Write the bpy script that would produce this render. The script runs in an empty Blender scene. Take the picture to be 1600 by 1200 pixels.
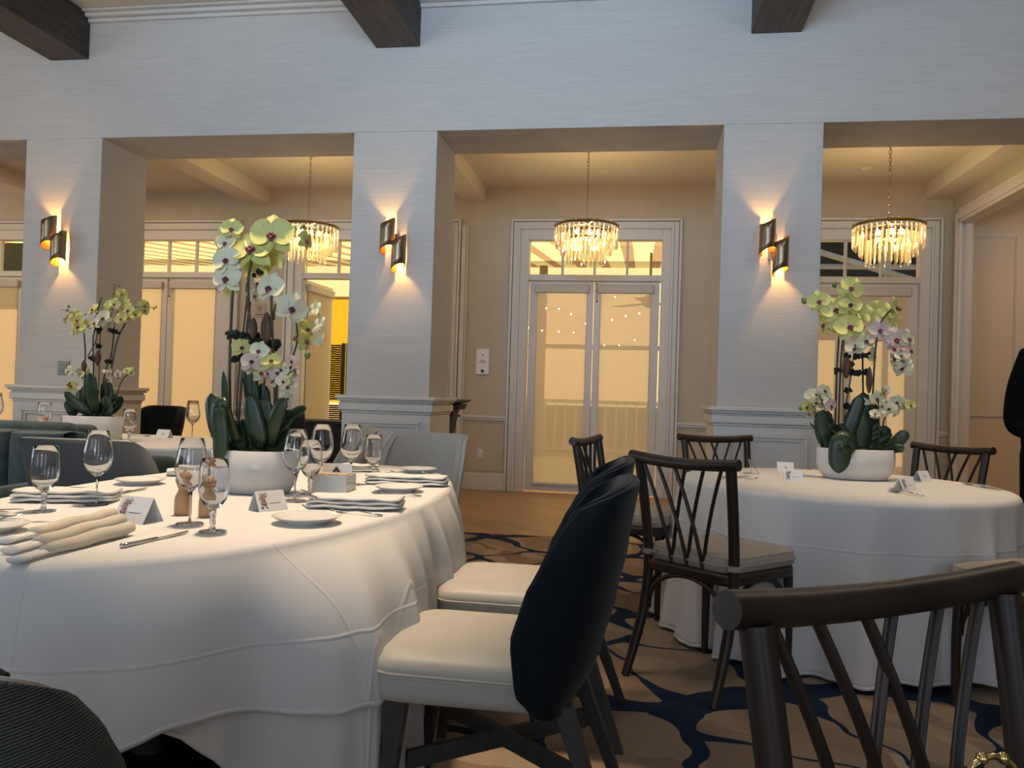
import bpy, bmesh, math, random
from math import sin, cos, pi, radians, atan2, hypot
from mathutils import Vector, Matrix, Euler
random.seed(7)
S = bpy.context.scene
COL = S.collection
# ---------------------------------------------------------------- camera
CAM_H = 1.13; FPX = 1262.0; YAW = .156795; PITCH = .013127; ROLL = .030488
fw = Vector((-sin(YAW)*cos(PITCH), cos(YAW)*cos(PITCH), sin(PITCH)))
r0 = Vector((cos(YAW), sin(YAW), 0)); u0 = r0.cross(fw)
rr = r0*cos(ROLL)+u0*sin(ROLL); uu = -r0*sin(ROLL)+u0*cos(ROLL)
cd = bpy.data.cameras.new('camera'); cam = bpy.data.objects.new('camera', cd); COL.objects.link(cam)
M = Matrix((( rr.x, uu.x, -fw.x, 0), (rr.y, uu.y, -fw.y, 0), (rr.z, uu.z, -fw.z, CAM_H), (0, 0, 0, 1)))
cam.matrix_world = M
cd.sensor_fit = 'HORIZONTAL'; cd.sensor_width = 36; cd.lens = FPX/1600*36; cd.clip_start = .05; cd.clip_end = 200
S.camera = cam
# ---------------------------------------------------------------- colour / world / lights
S.view_settings.view_transform = 'Standard'; S.view_settings.look = 'None'
S.view_settings.exposure = 0.0; S.view_settings.gamma = 1.0; S.view_settings.use_curve_mapping = False
S.cycles.max_bounces = 12; S.cycles.transparent_max_bounces = 24; S.cycles.transmission_bounces = 12
S.cycles.diffuse_bounces = 5; S.cycles.glossy_bounces = 5
S.cycles.sample_clamp_indirect = 4.0
W = bpy.data.worlds.new('world'); S.world = W; W.use_nodes = True
bg = W.node_tree.nodes['Background']; bg.inputs[0].default_value = (.62, .78, 1, 1); bg.inputs[1].default_value = .9

def lamp(name, kind, loc, energy, color, rot=(0, 0, 0), size=1, size_y=None, radius=.05, spot=None, blend=.5, spread=None):
    l = bpy.data.lights.new(name, kind); l.energy = energy; l.color = color
    if kind == 'AREA':
        l.size = size
        if size_y: l.shape = 'RECTANGLE'; l.size_y = size_y
    elif kind == 'SUN': l.angle = radians(1)
    else: l.shadow_soft_size = radius
    if spread and kind == 'AREA': l.spread = radians(spread)
    if kind == 'SPOT': l.spot_size = spot; l.spot_blend = blend
    o = bpy.data.objects.new(name, l); COL.objects.link(o); o.location = loc; o.rotation_euler = rot
    return o
DAY = (.46, .70, 1.0); WARM = (1.0, .67, .35)
# daylight through the tall windows behind the camera
SOFT = (1.0, .97, .94)
for x, e, c in ((-4.2, 19, SOFT), (-.6, 56, DAY), (3.0, 13, SOFT)):
    lamp('window_daylight', 'AREA', (x, -3.42, 2.6), e, c, (radians(104), 0, 0), 1.7, 1.8, spread=62)
for x in (-4.2, -.6, 3.0):
    lamp('window_daylight', 'AREA', (x, -3.43, 2.0), 17, (.84, .90, 1.0), (radians(90), 0, 0), 1.7, 2.9)
lamp('window_daylight', 'AREA', (-8.45, 2.1, 2.0), 60, (.80, .89, 1.0), (0, radians(-90), 0), 2.2, 2.6)
# warm ceiling downlights over the tables
DL_C = (1, .74, .48)
lamp('downlight', 'SPOT', (-1.4, 2.7, 4.0), 470, DL_C, (0, 0, 0), radius=.14, spot=radians(47), blend=.6)
lamp('downlight', 'SPOT', (1.1, 4.2, 4.0), 290, DL_C, (0, 0, 0), radius=.14, spot=radians(34), blend=.7)
lamp('downlight', 'SPOT', (-3.6, 4.8, 4.0), 200, DL_C, (0, 0, 0), radius=.14, spot=radians(58), blend=.8)
for x in (-5.2, -1.2, 2.4):
    lamp('warm_fill', 'AREA', (x, 3.4, 4.05), 16, (1, .80, .58), (0, 0, 0), .6)  # added fill without a fixture, warms walls and tabletops
# terrace sun
lamp('sun', 'SUN', (0, 20, 10), 7.4, (1, .93, .80), (radians(-42), radians(12), 0))

# ---------------------------------------------------------------- materials
MATS = {}
def newmat(name):
    m = bpy.data.materials.new(name); m.use_nodes = True
    return m, m.node_tree, m.node_tree.nodes['Principled BSDF']
def mat(name, col, rough=.5, metal=0, **kw):
    if name in MATS: return MATS[name]
    m, nt, p = newmat(name)
    p.inputs['Base Color'].default_value = (*col, 1); p.inputs['Roughness'].default_value = rough; p.inputs['Metallic'].default_value = metal
    if kw.get('spec') is not None: p.inputs['Specular IOR Level'].default_value = kw['spec']
    if kw.get('sheen'): p.inputs['Sheen Weight'].default_value = kw['sheen']; p.inputs['Sheen Roughness'].default_value = .4
    if kw.get('coat'): p.inputs['Coat Weight'].default_value = kw['coat']
    if kw.get('emit'):
        p.inputs['Emission Color'].default_value = (*kw.get('ecol', col), 1); p.inputs['Emission Strength'].default_value = kw['emit']
    N = nt.nodes; L = nt.links
    tc = N.new('ShaderNodeTexCoord'); mp = N.new('ShaderNodeMapping'); L.new(tc.outputs['Object'], mp.inputs[0])
    mp.inputs['Scale'].default_value = kw.get('stretch', (1, 1, 1))
    no = N.new('ShaderNodeTexNoise'); no.inputs['Scale'].default_value = kw.get('ns', 40); no.inputs['Detail'].default_value = 3
    L.new(mp.outputs[0], no.inputs['Vector'])
    v = kw.get('var', .06)
    mix = N.new('ShaderNodeMix'); mix.data_type = 'RGBA'
    mix.inputs['A'].default_value = (*[c*(1-v) for c in col], 1)
    c2 = kw.get('col2'); mix.inputs['B'].default_value = (*(c2 if c2 else [min(1, c*(1+v)) for c in col]), 1)
    rp = N.new('ShaderNodeMapRange'); rp.inputs['From Min'].default_value = .35; rp.inputs['From Max'].default_value = .65
    L.new(no.outputs['Fac'], rp.inputs['Value']); L.new(rp.outputs[0], mix.inputs['Factor']); L.new(mix.outputs['Result'], p.inputs['Base Color'])
    if kw.get('bump'):
        b = N.new('ShaderNodeBump'); b.inputs['Strength'].default_value = kw['bump']; b.inputs['Distance'].default_value = .002
        L.new(no.outputs['Fac'], b.inputs['Height']); L.new(b.outputs[0], p.inputs['Normal'])
    MATS[name] = m; return m
def glassmat(name, ior=1.45, tint=(1, 1, 1)):
    if name in MATS: return MATS[name]
    m, nt, p = newmat(name); p.inputs['Base Color'].default_value = (*tint, 1); p.inputs['Roughness'].default_value = 0
    p.inputs['Transmission Weight'].default_value = 1; p.inputs['IOR'].default_value = ior
    MATS[name] = m; return m
def panemat(name, refl=.08):
    m, nt, p = newmat(name); N = nt.nodes; L = nt.links
    tr = N.new('ShaderNodeBsdfTransparent'); tr.inputs[0].default_value = (.95, .97, .96, 1)
    gl = N.new('ShaderNodeBsdfGlossy'); gl.inputs['Roughness'].default_value = .02
    fr = N.new('ShaderNodeFresnel'); fr.inputs['IOR'].default_value = 1.12; mx = N.new('ShaderNodeMixShader')
    L.new(fr.outputs[0], mx.inputs[0]); L.new(tr.outputs[0], mx.inputs[1]); L.new(gl.outputs[0], mx.inputs[2])
    L.new(mx.outputs[0], N['Material Output'].inputs[0]); MATS[name] = m; return m
def clothy(name, col, through, clear, stripes=None, diffuse=None):
    """thin fabric: part see-through weave, part light passing through, part reflected"""
    m, nt, p = newmat(name); N = nt.nodes; L = nt.links
    df = N.new('ShaderNodeBsdfDiffuse'); tl = N.new('ShaderNodeBsdfTranslucent'); tr = N.new('ShaderNodeBsdfTransparent')
    df.inputs[0].default_value = (*(diffuse or col), 1); tl.inputs[0].default_value = (*col, 1)
    if stripes:
        tc = N.new('ShaderNodeTexCoord'); sp = N.new('ShaderNodeSeparateXYZ'); L.new(tc.outputs['Object'], sp.inputs[0])
        mo = N.new('ShaderNodeMath'); mo.operation = 'PINGPONG'; mo.inputs[1].default_value = stripes[1]; L.new(sp.outputs['X'], mo.inputs[0])
        gt = N.new('ShaderNodeMath'); gt.operation = 'GREATER_THAN'; gt.inputs[1].default_value = stripes[1]*.62; L.new(mo.outputs[0], gt.inputs[0])
        mx = N.new('ShaderNodeMix'); mx.data_type = 'RGBA'; mx.inputs['A'].default_value = (*col, 1); mx.inputs['B'].default_value = (*stripes[0], 1)
        L.new(gt.outputs[0], mx.inputs['Factor']); L.new(mx.outputs['Result'], df.inputs[0]); L.new(mx.outputs['Result'], tl.inputs[0])
    m1 = N.new('ShaderNodeMixShader'); m1.inputs[0].default_value = through; L.new(df.outputs[0], m1.inputs[1]); L.new(tl.outputs[0], m1.inputs[2])
    m2 = N.new('ShaderNodeMixShader'); m2.inputs[0].default_value = clear; L.new(m1.outputs[0], m2.inputs[1]); L.new(tr.outputs[0], m2.inputs[2])
    L.new(m2.outputs[0], N['Material Output'].inputs[0]); MATS[name] = m; return m
def emis(name, col, s):
    m, nt, p = newmat(name); p.inputs['Base Color'].default_value = (*col, 1); p.inputs['Emission Color'].default_value = (*col, 1); p.inputs['Emission Strength'].default_value = s
    MATS[name] = m; return m

def wallpaper():
    m, nt, p = newmat('grasscloth_wallpaper'); N = nt.nodes; L = nt.links
    tc = N.new('ShaderNodeTexCoord'); mp = N.new('ShaderNodeMapping'); L.new(tc.outputs['Object'], mp.inputs[0]); mp.inputs['Scale'].default_value = (4, 4, 230)
    no = N.new('ShaderNodeTexNoise'); no.inputs['Scale'].default_value = 1; no.inputs['Detail'].default_value = 4; L.new(mp.outputs[0], no.inputs['Vector'])
    cr = N.new('ShaderNodeMix'); cr.data_type = 'RGBA'; cr.inputs['A'].default_value = (.485, .465, .44, 1); cr.inputs['B'].default_value = (.575, .555, .525, 1)
    rp = N.new('ShaderNodeMapRange'); rp.inputs['From Min'].default_value = .3; rp.inputs['From Max'].default_value = .7
    L.new(no.outputs['Fac'], rp.inputs['Value']); L.new(rp.outputs[0], cr.inputs['Factor']); L.new(cr.outputs['Result'], p.inputs['Base Color'])
    b = N.new('ShaderNodeBump'); b.inputs['Strength'].default_value = .25; b.inputs['Distance'].default_value = .002; L.new(no.outputs['Fac'], b.inputs['Height']); L.new(b.outputs[0], p.inputs['Normal'])
    p.inputs['Roughness'].default_value = .75; MATS['paper'] = m
def carpet():
    m, nt, p = newmat('pebble_pattern_carpet'); N = nt.nodes; L = nt.links
    tc = N.new('ShaderNodeTexCoord'); mp = N.new('ShaderNodeMapping'); L.new(tc.outputs['Object'], mp.inputs[0])
    mp.inputs['Scale'].default_value = (1.75, 2.1, 0); mp.inputs['Rotation'].default_value = (0, 0, radians(-30)); mp.inputs['Location'].default_value = (.35, .2, 0)
    nz = N.new('ShaderNodeTexNoise'); nz.inputs['Scale'].default_value = 1.6; nz.inputs['Detail'].default_value = 1; L.new(mp.outputs[0], nz.inputs['Vector'])
    ad = N.new('ShaderNodeVectorMath'); ad.operation = 'MULTIPLY_ADD'; ad.inputs[1].default_value = (.5, .5, 0); L.new(nz.outputs['Color'], ad.inputs[0]); L.new(mp.outputs[0], ad.inputs[2])
    v1 = N.new('ShaderNodeTexVoronoi'); v1.voronoi_dimensions = '2D'; v1.feature = 'DISTANCE_TO_EDGE'; v1.inputs['Scale'].default_value = 1; L.new(ad.outputs[0], v1.inputs['Vector'])
    v2 = N.new('ShaderNodeTexVoronoi'); v2.voronoi_dimensions = '2D'; v2.feature = 'F1'; v2.inputs['Scale'].default_value = 1; L.new(ad.outputs[0], v2.inputs['Vector'])
    w = N.new('ShaderNodeMapRange'); w.inputs['From Min'].default_value = .42; w.inputs['From Max'].default_value = .80; w.inputs['To Min'].default_value = .017; w.inputs['To Max'].default_value = .15
    L.new(v2.outputs['Distance'], w.inputs['Value'])
    lt = N.new('ShaderNodeMath'); lt.operation = 'LESS_THAN'; L.new(v1.outputs['Distance'], lt.inputs[0]); L.new(w.outputs[0], lt.inputs[1])
    # watercolour blotches inside the pebbles
    mp2 = N.new('ShaderNodeMapping'); mp2.inputs['Scale'].default_value = (3.4, 1.5, 1); L.new(ad.outputs[0], mp2.inputs[0])
    v3 = N.new('ShaderNodeTexVoronoi'); v3.voronoi_dimensions = '2D'; v3.feature = 'F1'; v3.inputs['Scale'].default_value = 1.4; L.new(mp2.outputs[0], v3.inputs['Vector'])
    sp = N.new('ShaderNodeSeparateColor'); L.new(v3.outputs['Color'], sp.inputs[0])
    rmp = N.new('ShaderNodeValToRGB'); e = rmp.color_ramp.elements
    e[0].position = 0; e[0].color = (.22, .15, .105, 1); e[1].position = 1; e[1].color = (.43, .335, .24, 1)
    e2 = e.new(.4); e2.color = (.35, .26, .185, 1); e3 = e.new(.7); e3.color = (.26, .18, .13, 1); L.new(sp.outputs[0], rmp.inputs[0])
    fz = N.new('ShaderNodeTexNoise'); fz.inputs['Scale'].default_value = 260; fz.inputs['Detail'].default_value = 2; L.new(tc.outputs['Object'], fz.inputs['Vector'])
    fm = N.new('ShaderNodeMapRange'); fm.inputs['From Min'].default_value = .3; fm.inputs['From Max'].default_value = .7; fm.inputs['To Min'].default_value = .74; fm.inputs['To Max'].default_value = 1.26; L.new(fz.outputs['Fac'], fm.inputs['Value'])
    mx = N.new('ShaderNodeMix'); mx.data_type = 'RGBA'; L.new(lt.outputs[0], mx.inputs['Factor']); L.new(rmp.outputs[0], mx.inputs['A']); mx.inputs['B'].default_value = (.014, .026, .060, 1)
    ml = N.new('ShaderNodeVectorMath'); ml.operation = 'SCALE'; L.new(mx.outputs['Result'], ml.inputs[0]); L.new(fm.outputs[0], ml.inputs['Scale']); L.new(ml.outputs[0], p.inputs['Base Color'])
    b = N.new('ShaderNodeBump'); b.inputs['Strength'].default_value = .6; b.inputs['Distance'].default_value = .004; L.new(fz.outputs['Fac'], b.inputs['Height']); L.new(b.outputs[0], p.inputs['Normal'])
    p.inputs['Roughness'].default_value = .95; p.inputs['Specular IOR Level'].default_value = .1; MATS['carpet'] = m
def parquet():
    m, nt, p = newmat('honey_parquet'); N = nt.nodes; L = nt.links
    tc = N.new('ShaderNodeTexCoord'); mp = N.new('ShaderNodeMapping'); L.new(tc.outputs['Object'], mp.inputs[0]); mp.inputs['Rotation'].default_value = (0, 0, radians(45))
    br = N.new('ShaderNodeTexBrick'); br.inputs['Scale'].default_value = 1; br.inputs['Brick Width'].default_value = .9; br.inputs['Row Height'].default_value = .12; br.inputs['Mortar Size'].default_value = .002
    br.inputs['Color1'].default_value = (.40, .235, .105, 1); br.inputs['Color2'].default_value = (.33, .19, .085, 1); br.inputs['Mortar'].default_value = (.16, .09, .04, 1); L.new(mp.outputs[0], br.inputs['Vector'])
    no = N.new('ShaderNodeTexNoise'); no.inputs['Scale'].default_value = 3; no.inputs['Detail'].default_value = 6
    mp2 = N.new('ShaderNodeMapping'); mp2.inputs['Scale'].default_value = (1, 18, 1); L.new(mp.outputs[0], mp2.inputs[0]); L.new(mp2.outputs[0], no.inputs['Vector'])
    mr = N.new('ShaderNodeMapRange'); mr.inputs['To Min'].default_value = .75; mr.inputs['To Max'].default_value = 1.25; L.new(no.outputs['Fac'], mr.inputs['Value'])
    ml = N.new('ShaderNodeVectorMath'); ml.operation = 'SCALE'; L.new(br.outputs['Color'], ml.inputs[0]); L.new(mr.outputs[0], ml.inputs['Scale']); L.new(ml.outputs[0], p.inputs['Base Color'])
    p.inputs['Roughness'].default_value = .38; MATS['parquet'] = m
def linen():
    """pressed table linen: fine weave plus straight ironed fold ridges"""
    m, nt, p = newmat('pressed_white_linen'); N = nt.nodes; L = nt.links
    tc = N.new('ShaderNodeTexCoord'); sp = N.new('ShaderNodeSeparateXYZ'); L.new(tc.outputs['Object'], sp.inputs[0])
    hs = []
    for ax, per in (('X', .31), ('Y', .47), ('Z', .27)):
        pp = N.new('ShaderNodeMath'); pp.operation = 'PINGPONG'; pp.inputs[1].default_value = per; L.new(sp.outputs[ax], pp.inputs[0])
        mr = N.new('ShaderNodeMapRange'); mr.inputs['From Min'].default_value = 0; mr.inputs['From Max'].default_value = .006; mr.inputs['To Min'].default_value = 1; mr.inputs['To Max'].default_value = 0
        L.new(pp.outputs[0], mr.inputs['Value']); hs.append(mr)
    a = N.new('ShaderNodeMath'); a.operation = 'ADD'; L.new(hs[0].outputs[0], a.inputs[0]); L.new(hs[1].outputs[0], a.inputs[1])
    a2 = N.new('ShaderNodeMath'); a2.operation = 'ADD'; L.new(a.outputs[0], a2.inputs[0]); L.new(hs[2].outputs[0], a2.inputs[1])
    no = N.new('ShaderNodeTexNoise'); no.inputs['Scale'].default_value = 5; no.inputs['Detail'].default_value = 4; L.new(tc.outputs['Object'], no.inputs['Vector'])
    a3 = N.new('ShaderNodeMath'); a3.operation = 'MULTIPLY_ADD'; a3.inputs[1].default_value = 1.2; L.new(no.outputs['Fac'], a3.inputs[0]); L.new(a2.outputs[0], a3.inputs[2])
    b = N.new('ShaderNodeBump'); b.inputs['Strength'].default_value = .5; b.inputs['Distance'].default_value = .0035; L.new(a3.outputs[0], b.inputs['Height']); L.new(b.outputs[0], p.inputs['Normal'])
    p.inputs['Base Color'].default_value = (.74, .73, .72, 1); p.inputs['Roughness'].default_value = .85; p.inputs['Specular IOR Level'].default_value = .2
    MATS['linen'] = m
def twill(name, c1, c2, sc):
    m, nt, p = newmat(name); N = nt.nodes; L = nt.links
    tc = N.new('ShaderNodeTexCoord'); mp = N.new('ShaderNodeMapping'); L.new(tc.outputs['Object'], mp.inputs[0]); mp.inputs['Rotation'].default_value = (0, radians(20), 0)
    wv = N.new('ShaderNodeTexWave'); wv.bands_direction = 'Z'; wv.inputs['Scale'].default_value = sc; wv.inputs['Distortion'].default_value = 1.5; wv.inputs['Detail'].default_value = 2; wv.inputs['Detail Scale'].default_value = 3
    L.new(mp.outputs[0], wv.inputs['Vector'])
    mx = N.new('ShaderNodeMix'); mx.data_type = 'RGBA'; mx.inputs['A'].default_value = (*c1, 1); mx.inputs['B'].default_value = (*c2, 1); L.new(wv.outputs['Fac'], mx.inputs['Factor']); L.new(mx.outputs['Result'], p.inputs['Base Color'])
    b = N.new('ShaderNodeBump'); b.inputs['Strength'].default_value = .6; b.inputs['Distance'].default_value = .002; L.new(wv.outputs['Fac'], b.inputs['Height']); L.new(b.outputs[0], p.inputs['Normal'])
    p.inputs['Roughness'].default_value = .85; MATS[name] = m; return m
wallpaper(); carpet(); parquet(); linen()
PAPER = MATS['paper']; LINEN = MATS['linen']
TRIM = mat('painted_white_trim', (.62, .60, .565), .45, var=.02)
PLAIN = mat('painted_taupe_wall', (.49, .44, .345), .8, var=.03, ns=6)
CEIL = mat('painted_ceiling', (.62, .57, .49), .85, var=.02)
BEAM = mat('dark_stained_beam', (.055, .047, .043), .6, var=.3, ns=3, stretch=(12, 1, 12), bump=.4)
WOOD = mat('dark_walnut_wood', (.026, .015, .010), .42, var=.4, ns=9, stretch=(1, 1, .25), bump=.15)
CUSH = mat('oatmeal_cushion_fabric', (.42, .36, .30), .9, var=.12, ns=180, bump=.4)
NAVY = mat('navy_velvet', (.006, .010, .015), .75, var=.2, ns=30, sheen=.12, spec=.2)
CREAM = mat('cream_leather', (.50, .475, .42), .5, var=.03, ns=8)
LEGM = mat('charcoal_painted_wood', (.052, .050, .048), .5, var=.15)
TEAL = mat('teal_velvet', (.070, .105, .100), .8, var=.2, ns=20, sheen=.25)
GREENV = mat('dark_green_velvet', (.03, .05, .04), .8, sheen=.3)
TWILL = twill('grey_twill_fabric', (.085, .092, .100), (.19, .20, .21), 110)
RIB = twill('charcoal_ribbed_fabric', (.022, .024, .024), (.12, .125, .12), 75)
CHINA = mat('white_china', (.78, .77, .73), .12, var=.01)
POT = mat('white_glazed_ceramic', (.68, .67, .65), .22, var=.01)
GLASS = glassmat('clear_glass', 1.45); PANE = panemat('window_glass')
STEEL = mat('polished_steel', (.62, .60, .57), .16, 1, var=.03)
BRASS = mat('dark_bronze', (.34, .26, .17), .36, 1, var=.05); GOLD = mat('gold_leaf_inside', (.95, .55, .14), .45, 1, var=.08)
ANTBR = mat('antique_brass', (.32, .22, .12), .35, 1)
BLACK = mat('matte_black', (.008, .008, .008), .6); BLKF = mat('black_cloth', (.0045, .0045, .005), .9, var=.2, spec=.1)
CARDM = mat('white_card', (.80, .80, .82), .6, var=.01); INK = mat('grey_ink', (.10, .10, .12), .8)
MAUVE = mat('mauve_print', (.30, .18, .16), .8, var=.4, ns=300); LEAFP = mat('dark_leaf_print', (.05, .07, .05), .8)
MILLW = mat('turned_light_wood', (.40, .235, .12), .45, var=.2, ns=20, stretch=(1, 1, .2))
LEAF = mat('orchid_leaf', (.016, .038, .012), .35, var=.3, ns=15); STEM = mat('orchid_stem', (.045, .045, .022), .6, var=.4, ns=30)
MOSS = mat('moss', (.030, .040, .012), .95, var=.6, ns=60); DMOSS = mat('dark_moss_tie', (.010, .014, .009), .95, var=.5, ns=60)
POD = mat('dried_seed_pod', (.095, .045, .025), .7, var=.6, ns=30, stretch=(3, 3, .4), bump=.6)
PY = mat('yellow_green_petal', (.64, .61, .20), .55, var=.15, ns=30); PW = mat('cream_petal', (.74, .71, .50), .55, var=.12, ns=30)
PP = mat('blush_petal', (.72, .62, .52), .55, var=.12, ns=40, col2=(.62, .46, .43)); LIP = mat('magenta_lip', (.16, .025, .055), .5, var=.4, ns=80)
BUDM = mat('green_bud', (.14, .20, .06), .5); BULB = emis('glowing_bulb', (1, .78, .45), 45)
SKIN = mat('skin', (.45, .26, .18), .5); HAIR = mat('dark_hair', (.02, .013, .01), .6)

# ---------------------------------------------------------------- mesh helpers
class MB:
    def __init__(s): s.v = []; s.f = []
    def add(s, vs, fs):
        n = len(s.v); s.v += [tuple(v) for v in vs]; s.f += [tuple(i+n for i in f) for f in fs]; return s
    def box(s, x0, x1, y0, y1, z0, z1):
        return s.add([(x, y, z) for z in (z0, z1) for y in (y0, y1) for x in (x0, x1)],
                     [(0, 2, 3, 1), (4, 5, 7, 6), (0, 1, 5, 4), (2, 6, 7, 3), (0, 4, 6, 2), (1, 3, 7, 5)])
    def hexa(s, bot, top):
        return s.add(list(bot)+list(top), [(3, 2, 1, 0), (4, 5, 6, 7), (0, 1, 5, 4), (1, 2, 6, 5), (2, 3, 7, 6), (3, 0, 4, 7)])
    def lathe(s, prof, n=24, c=(0, 0, 0), sx=1, sy=1, close=False):
        vs = []; fs = []
        for r, z in prof:
            for k in range(n):
                a = 2*pi*k/n; vs.append((c[0]+r*cos(a)*sx, c[1]+r*sin(a)*sy, c[2]+z))
        m = len(prof); rows = m if close else m-1
        for i in range(rows):
            j = (i+1) % m
            for k in range(n):
                k2 = (k+1) % n; fs.append((i*n+k, i*n+k2, j*n+k2, j*n+k))
        if not close:
            if prof[0][0] > 1e-6: fs.append(tuple(range(n))[::-1])
            if prof[-1][0] > 1e-6: fs.append(tuple((m-1)*n+k for k in range(n)))
        return s.add(vs, fs)
    def tube(s, pts, rad, n=8, cap=True, flat=1.0):
        P = [Vector(p) for p in pts]; m = len(P); rs = rad if isinstance(rad, (list, tuple)) else [rad]*m
        vs = []; fs = []; up = None
        for i in range(m):
            t = (P[min(i+1, m-1)]-P[max(i-1, 0)]).normalized()
            if up is None: up = Vector((0, 0, 1)) if abs(t.z) < .9 else Vector((1, 0, 0))
            sd = t.cross(up)
            if sd.length < 1e-5: sd = t.cross(Vector((0, 1, 0)))
            sd.normalize(); up = sd.cross(t).normalized()
            for k in range(n):
                a = 2*pi*k/n; vs.append(P[i]+(sd*cos(a)+up*sin(a)*flat)*rs[i])
        for i in range(m-1):
            for k in range(n):
                k2 = (k+1) % n; fs.append((i*n+k, i*n+k2, (i+1)*n+k2, (i+1)*n+k))
        if cap: fs.append(tuple(range(n))[::-1]); fs.append(tuple((m-1)*n+k for k in range(n)))
        return s.add(vs, fs)
    def grid(s, fn, nu, nv, wrap=False):
        vs = [fn(i/nu, j/nv) for j in range(nv+1) for i in range(nu if wrap else nu+1)]
        w = nu if wrap else nu+1; fs = []
        for j in range(nv):
            for i in range(nu):
                i2 = (i+1) % w; fs.append((j*w+i, j*w+i2, (j+1)*w+i2, (j+1)*w+i))
        return s.add(vs, fs)
    def ball(s, c, r, n=10, sz=1, sx=1, sy=1):
        pr = [(r*sin(pi*i/n), -r*cos(pi*i/n)*sz) for i in range(n+1)]; pr[0] = (1e-7, -r*sz); pr[-1] = (1e-7, r*sz)
        return s.lathe(pr, max(8, n), c, sx, sy)
    def prism(s, poly, z0, z1):
        n = len(poly); return s.add([(x, y, z0) for x, y in poly]+[(x, y, z1) for x, y in poly],
            [tuple(range(n))[::-1], tuple(range(n, 2*n))]+[(i, (i+1) % n, n+(i+1) % n, n+i) for i in range(n)])
    def xf(s, Mx): s.v = [tuple(Mx @ Vector(v)) for v in s.v]; return s
    def build(s, name, m, parent=None, smooth=False, bevel=0, loc=None, solid=0, sub=0, label=None, seg=2):
        me = bpy.data.meshes.new(name); me.from_pydata(s.v, [], s.f)
        bm = bmesh.new(); bm.from_mesh(me); bmesh.ops.recalc_face_normals(bm, faces=bm.faces); bm.to_mesh(me); bm.free()
        me.materials.append(m); o = bpy.data.objects.new(name, me); COL.objects.link(o)
        if parent: o.parent = parent
        if loc: o.location = loc
        if solid: md = o.modifiers.new('s', 'SOLIDIFY'); md.thickness = solid; md.offset = 0
        if bevel: md = o.modifiers.new('b', 'BEVEL'); md.width = bevel; md.segments = seg; md.limit_method = 'ANGLE'; md.angle_limit = radians(40)
        if sub: md = o.modifiers.new('u', 'SUBSURF'); md.levels = sub; md.render_levels = sub
        if smooth or sub or bevel:
            for p in me.polygons: p.use_smooth = True
            if not smooth == 'all' and not sub:
                try: me.set_sharp_from_angle(angle=radians(45))
                except Exception: pass
        if label: o['label'] = label
        return o
def thing(name, label, cat, loc=(0, 0, 0), rz=0, group=None, rot=None, s=1):
    o = bpy.data.objects.new(name, None); COL.objects.link(o); o.empty_display_size = .1
    o.location = loc; o.rotation_euler = rot if rot else (0, 0, rz); o.scale = (s, s, s)
    o['label'] = label; o['category'] = cat
    if group: o['group'] = group
    return o
def tag(o, label, cat, group=None):
    o['label'] = label; o['category'] = cat
    if group: o['group'] = group
    return o
def struct(o): o['kind'] = 'structure'; return o
def sempty(name, loc=(0, 0, 0)):
    o = bpy.data.objects.new(name, None); COL.objects.link(o); o.location = loc; o['kind'] = 'structure'; return o
def kids(o): return KD.get(o.name, [])
def copy_tree(o, parent=None):
    c = o.copy(); COL.objects.link(c)
    if parent: c.parent = parent
    for ch in list(o.children): copy_tree(ch, c)
    return c
def dup(root, loc, rz=0, label=None, group=None, rot=None, s=None):
    c = copy_tree(root); c.location = loc; c.rotation_euler = rot if rot else (0, 0, rz)
    if s: c.scale = (s, s, s)
    if label: c['label'] = label
    if group: c['group'] = group
    return c
def qb(p0, p1, p2, n=8):
    a, b, c = map(Vector, (p0, p1, p2)); return [a*(1-t)**2+b*2*t*(1-t)+c*t*t for t in [i/n for i in range(n+1)]]
def spline(pts, n=6):
    P = [Vector(p) for p in pts]
    if len(P) < 3: return P
    out = []
    for i in range(len(P)-1):
        p0 = P[max(i-1, 0)]; p1 = P[i]; p2 = P[i+1]; p3 = P[min(i+2, len(P)-1)]
        for k in range(n):
            t = k/n; out.append(.5*((2*p1)+(-p0+p2)*t+(2*p0-5*p1+4*p2-p3)*t*t+(-p0+3*p1-3*p2+p3)*t**3))
    out.append(P[-1]); return out

# ================================================================ STRUCTURE
YF, YB = 5.911, 6.515        # front and back face of the colonnade wall
YD = 9.36                    # far wall with the glass doors
ZO = 3.108                   # head of the openings
ZC = 4.12                    # dining room ceiling
ZC2 = 3.57                   # back room ceiling
struct(MB().box(-8.6, 6.6, -3.6, 6.47, -.1, 0).build('floor', MATS['carpet']))
struct(MB().box(-12, 6.6, 6.47, 9.9, -.1, .0).build('floor', MATS['parquet']))
struct(MB().box(-8.6, 6.6, -3.6, YF+.3, ZC, ZC+.1).build('ceiling', CEIL))
struct(MB().box(-12, 6.6, YB-.3, YD, ZC2, ZC2+.1).build('ceiling', CEIL))
XS = [(-8.6, -7.17), (-5.04, -4.355), (-2.222, -1.564), (.545, 1.226), (3.36, 6.6)]
w = MB().box(-8.6, 6.6, YF, YB, ZO, ZC)
for a, b in XS: w.box(a, b, YF, YB, 0, ZO)
struct(w.build('wall_front', PAPER, bevel=.004))
struct(MB().box(-8.7, -8.6, -3.6, 1.0, 0, ZC).box(-8.7, -8.6, 3.2, YF, 0, ZC).box(-8.7, -8.6, 1, 3.2, 0, .7).box(-8.7, -8.6, 1, 3.2, 3.4, ZC).build('wall_left', PAPER))
struct(MB().box(6.6, 6.7, -3.6, YF, 0, ZC).build('wall_right', PAPER))
rw = MB().box(-8.6, 6.6, -3.6, -3.5, 3.5, ZC).box(-8.6, 6.6, -3.6, -3.5, 0, .5)
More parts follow.
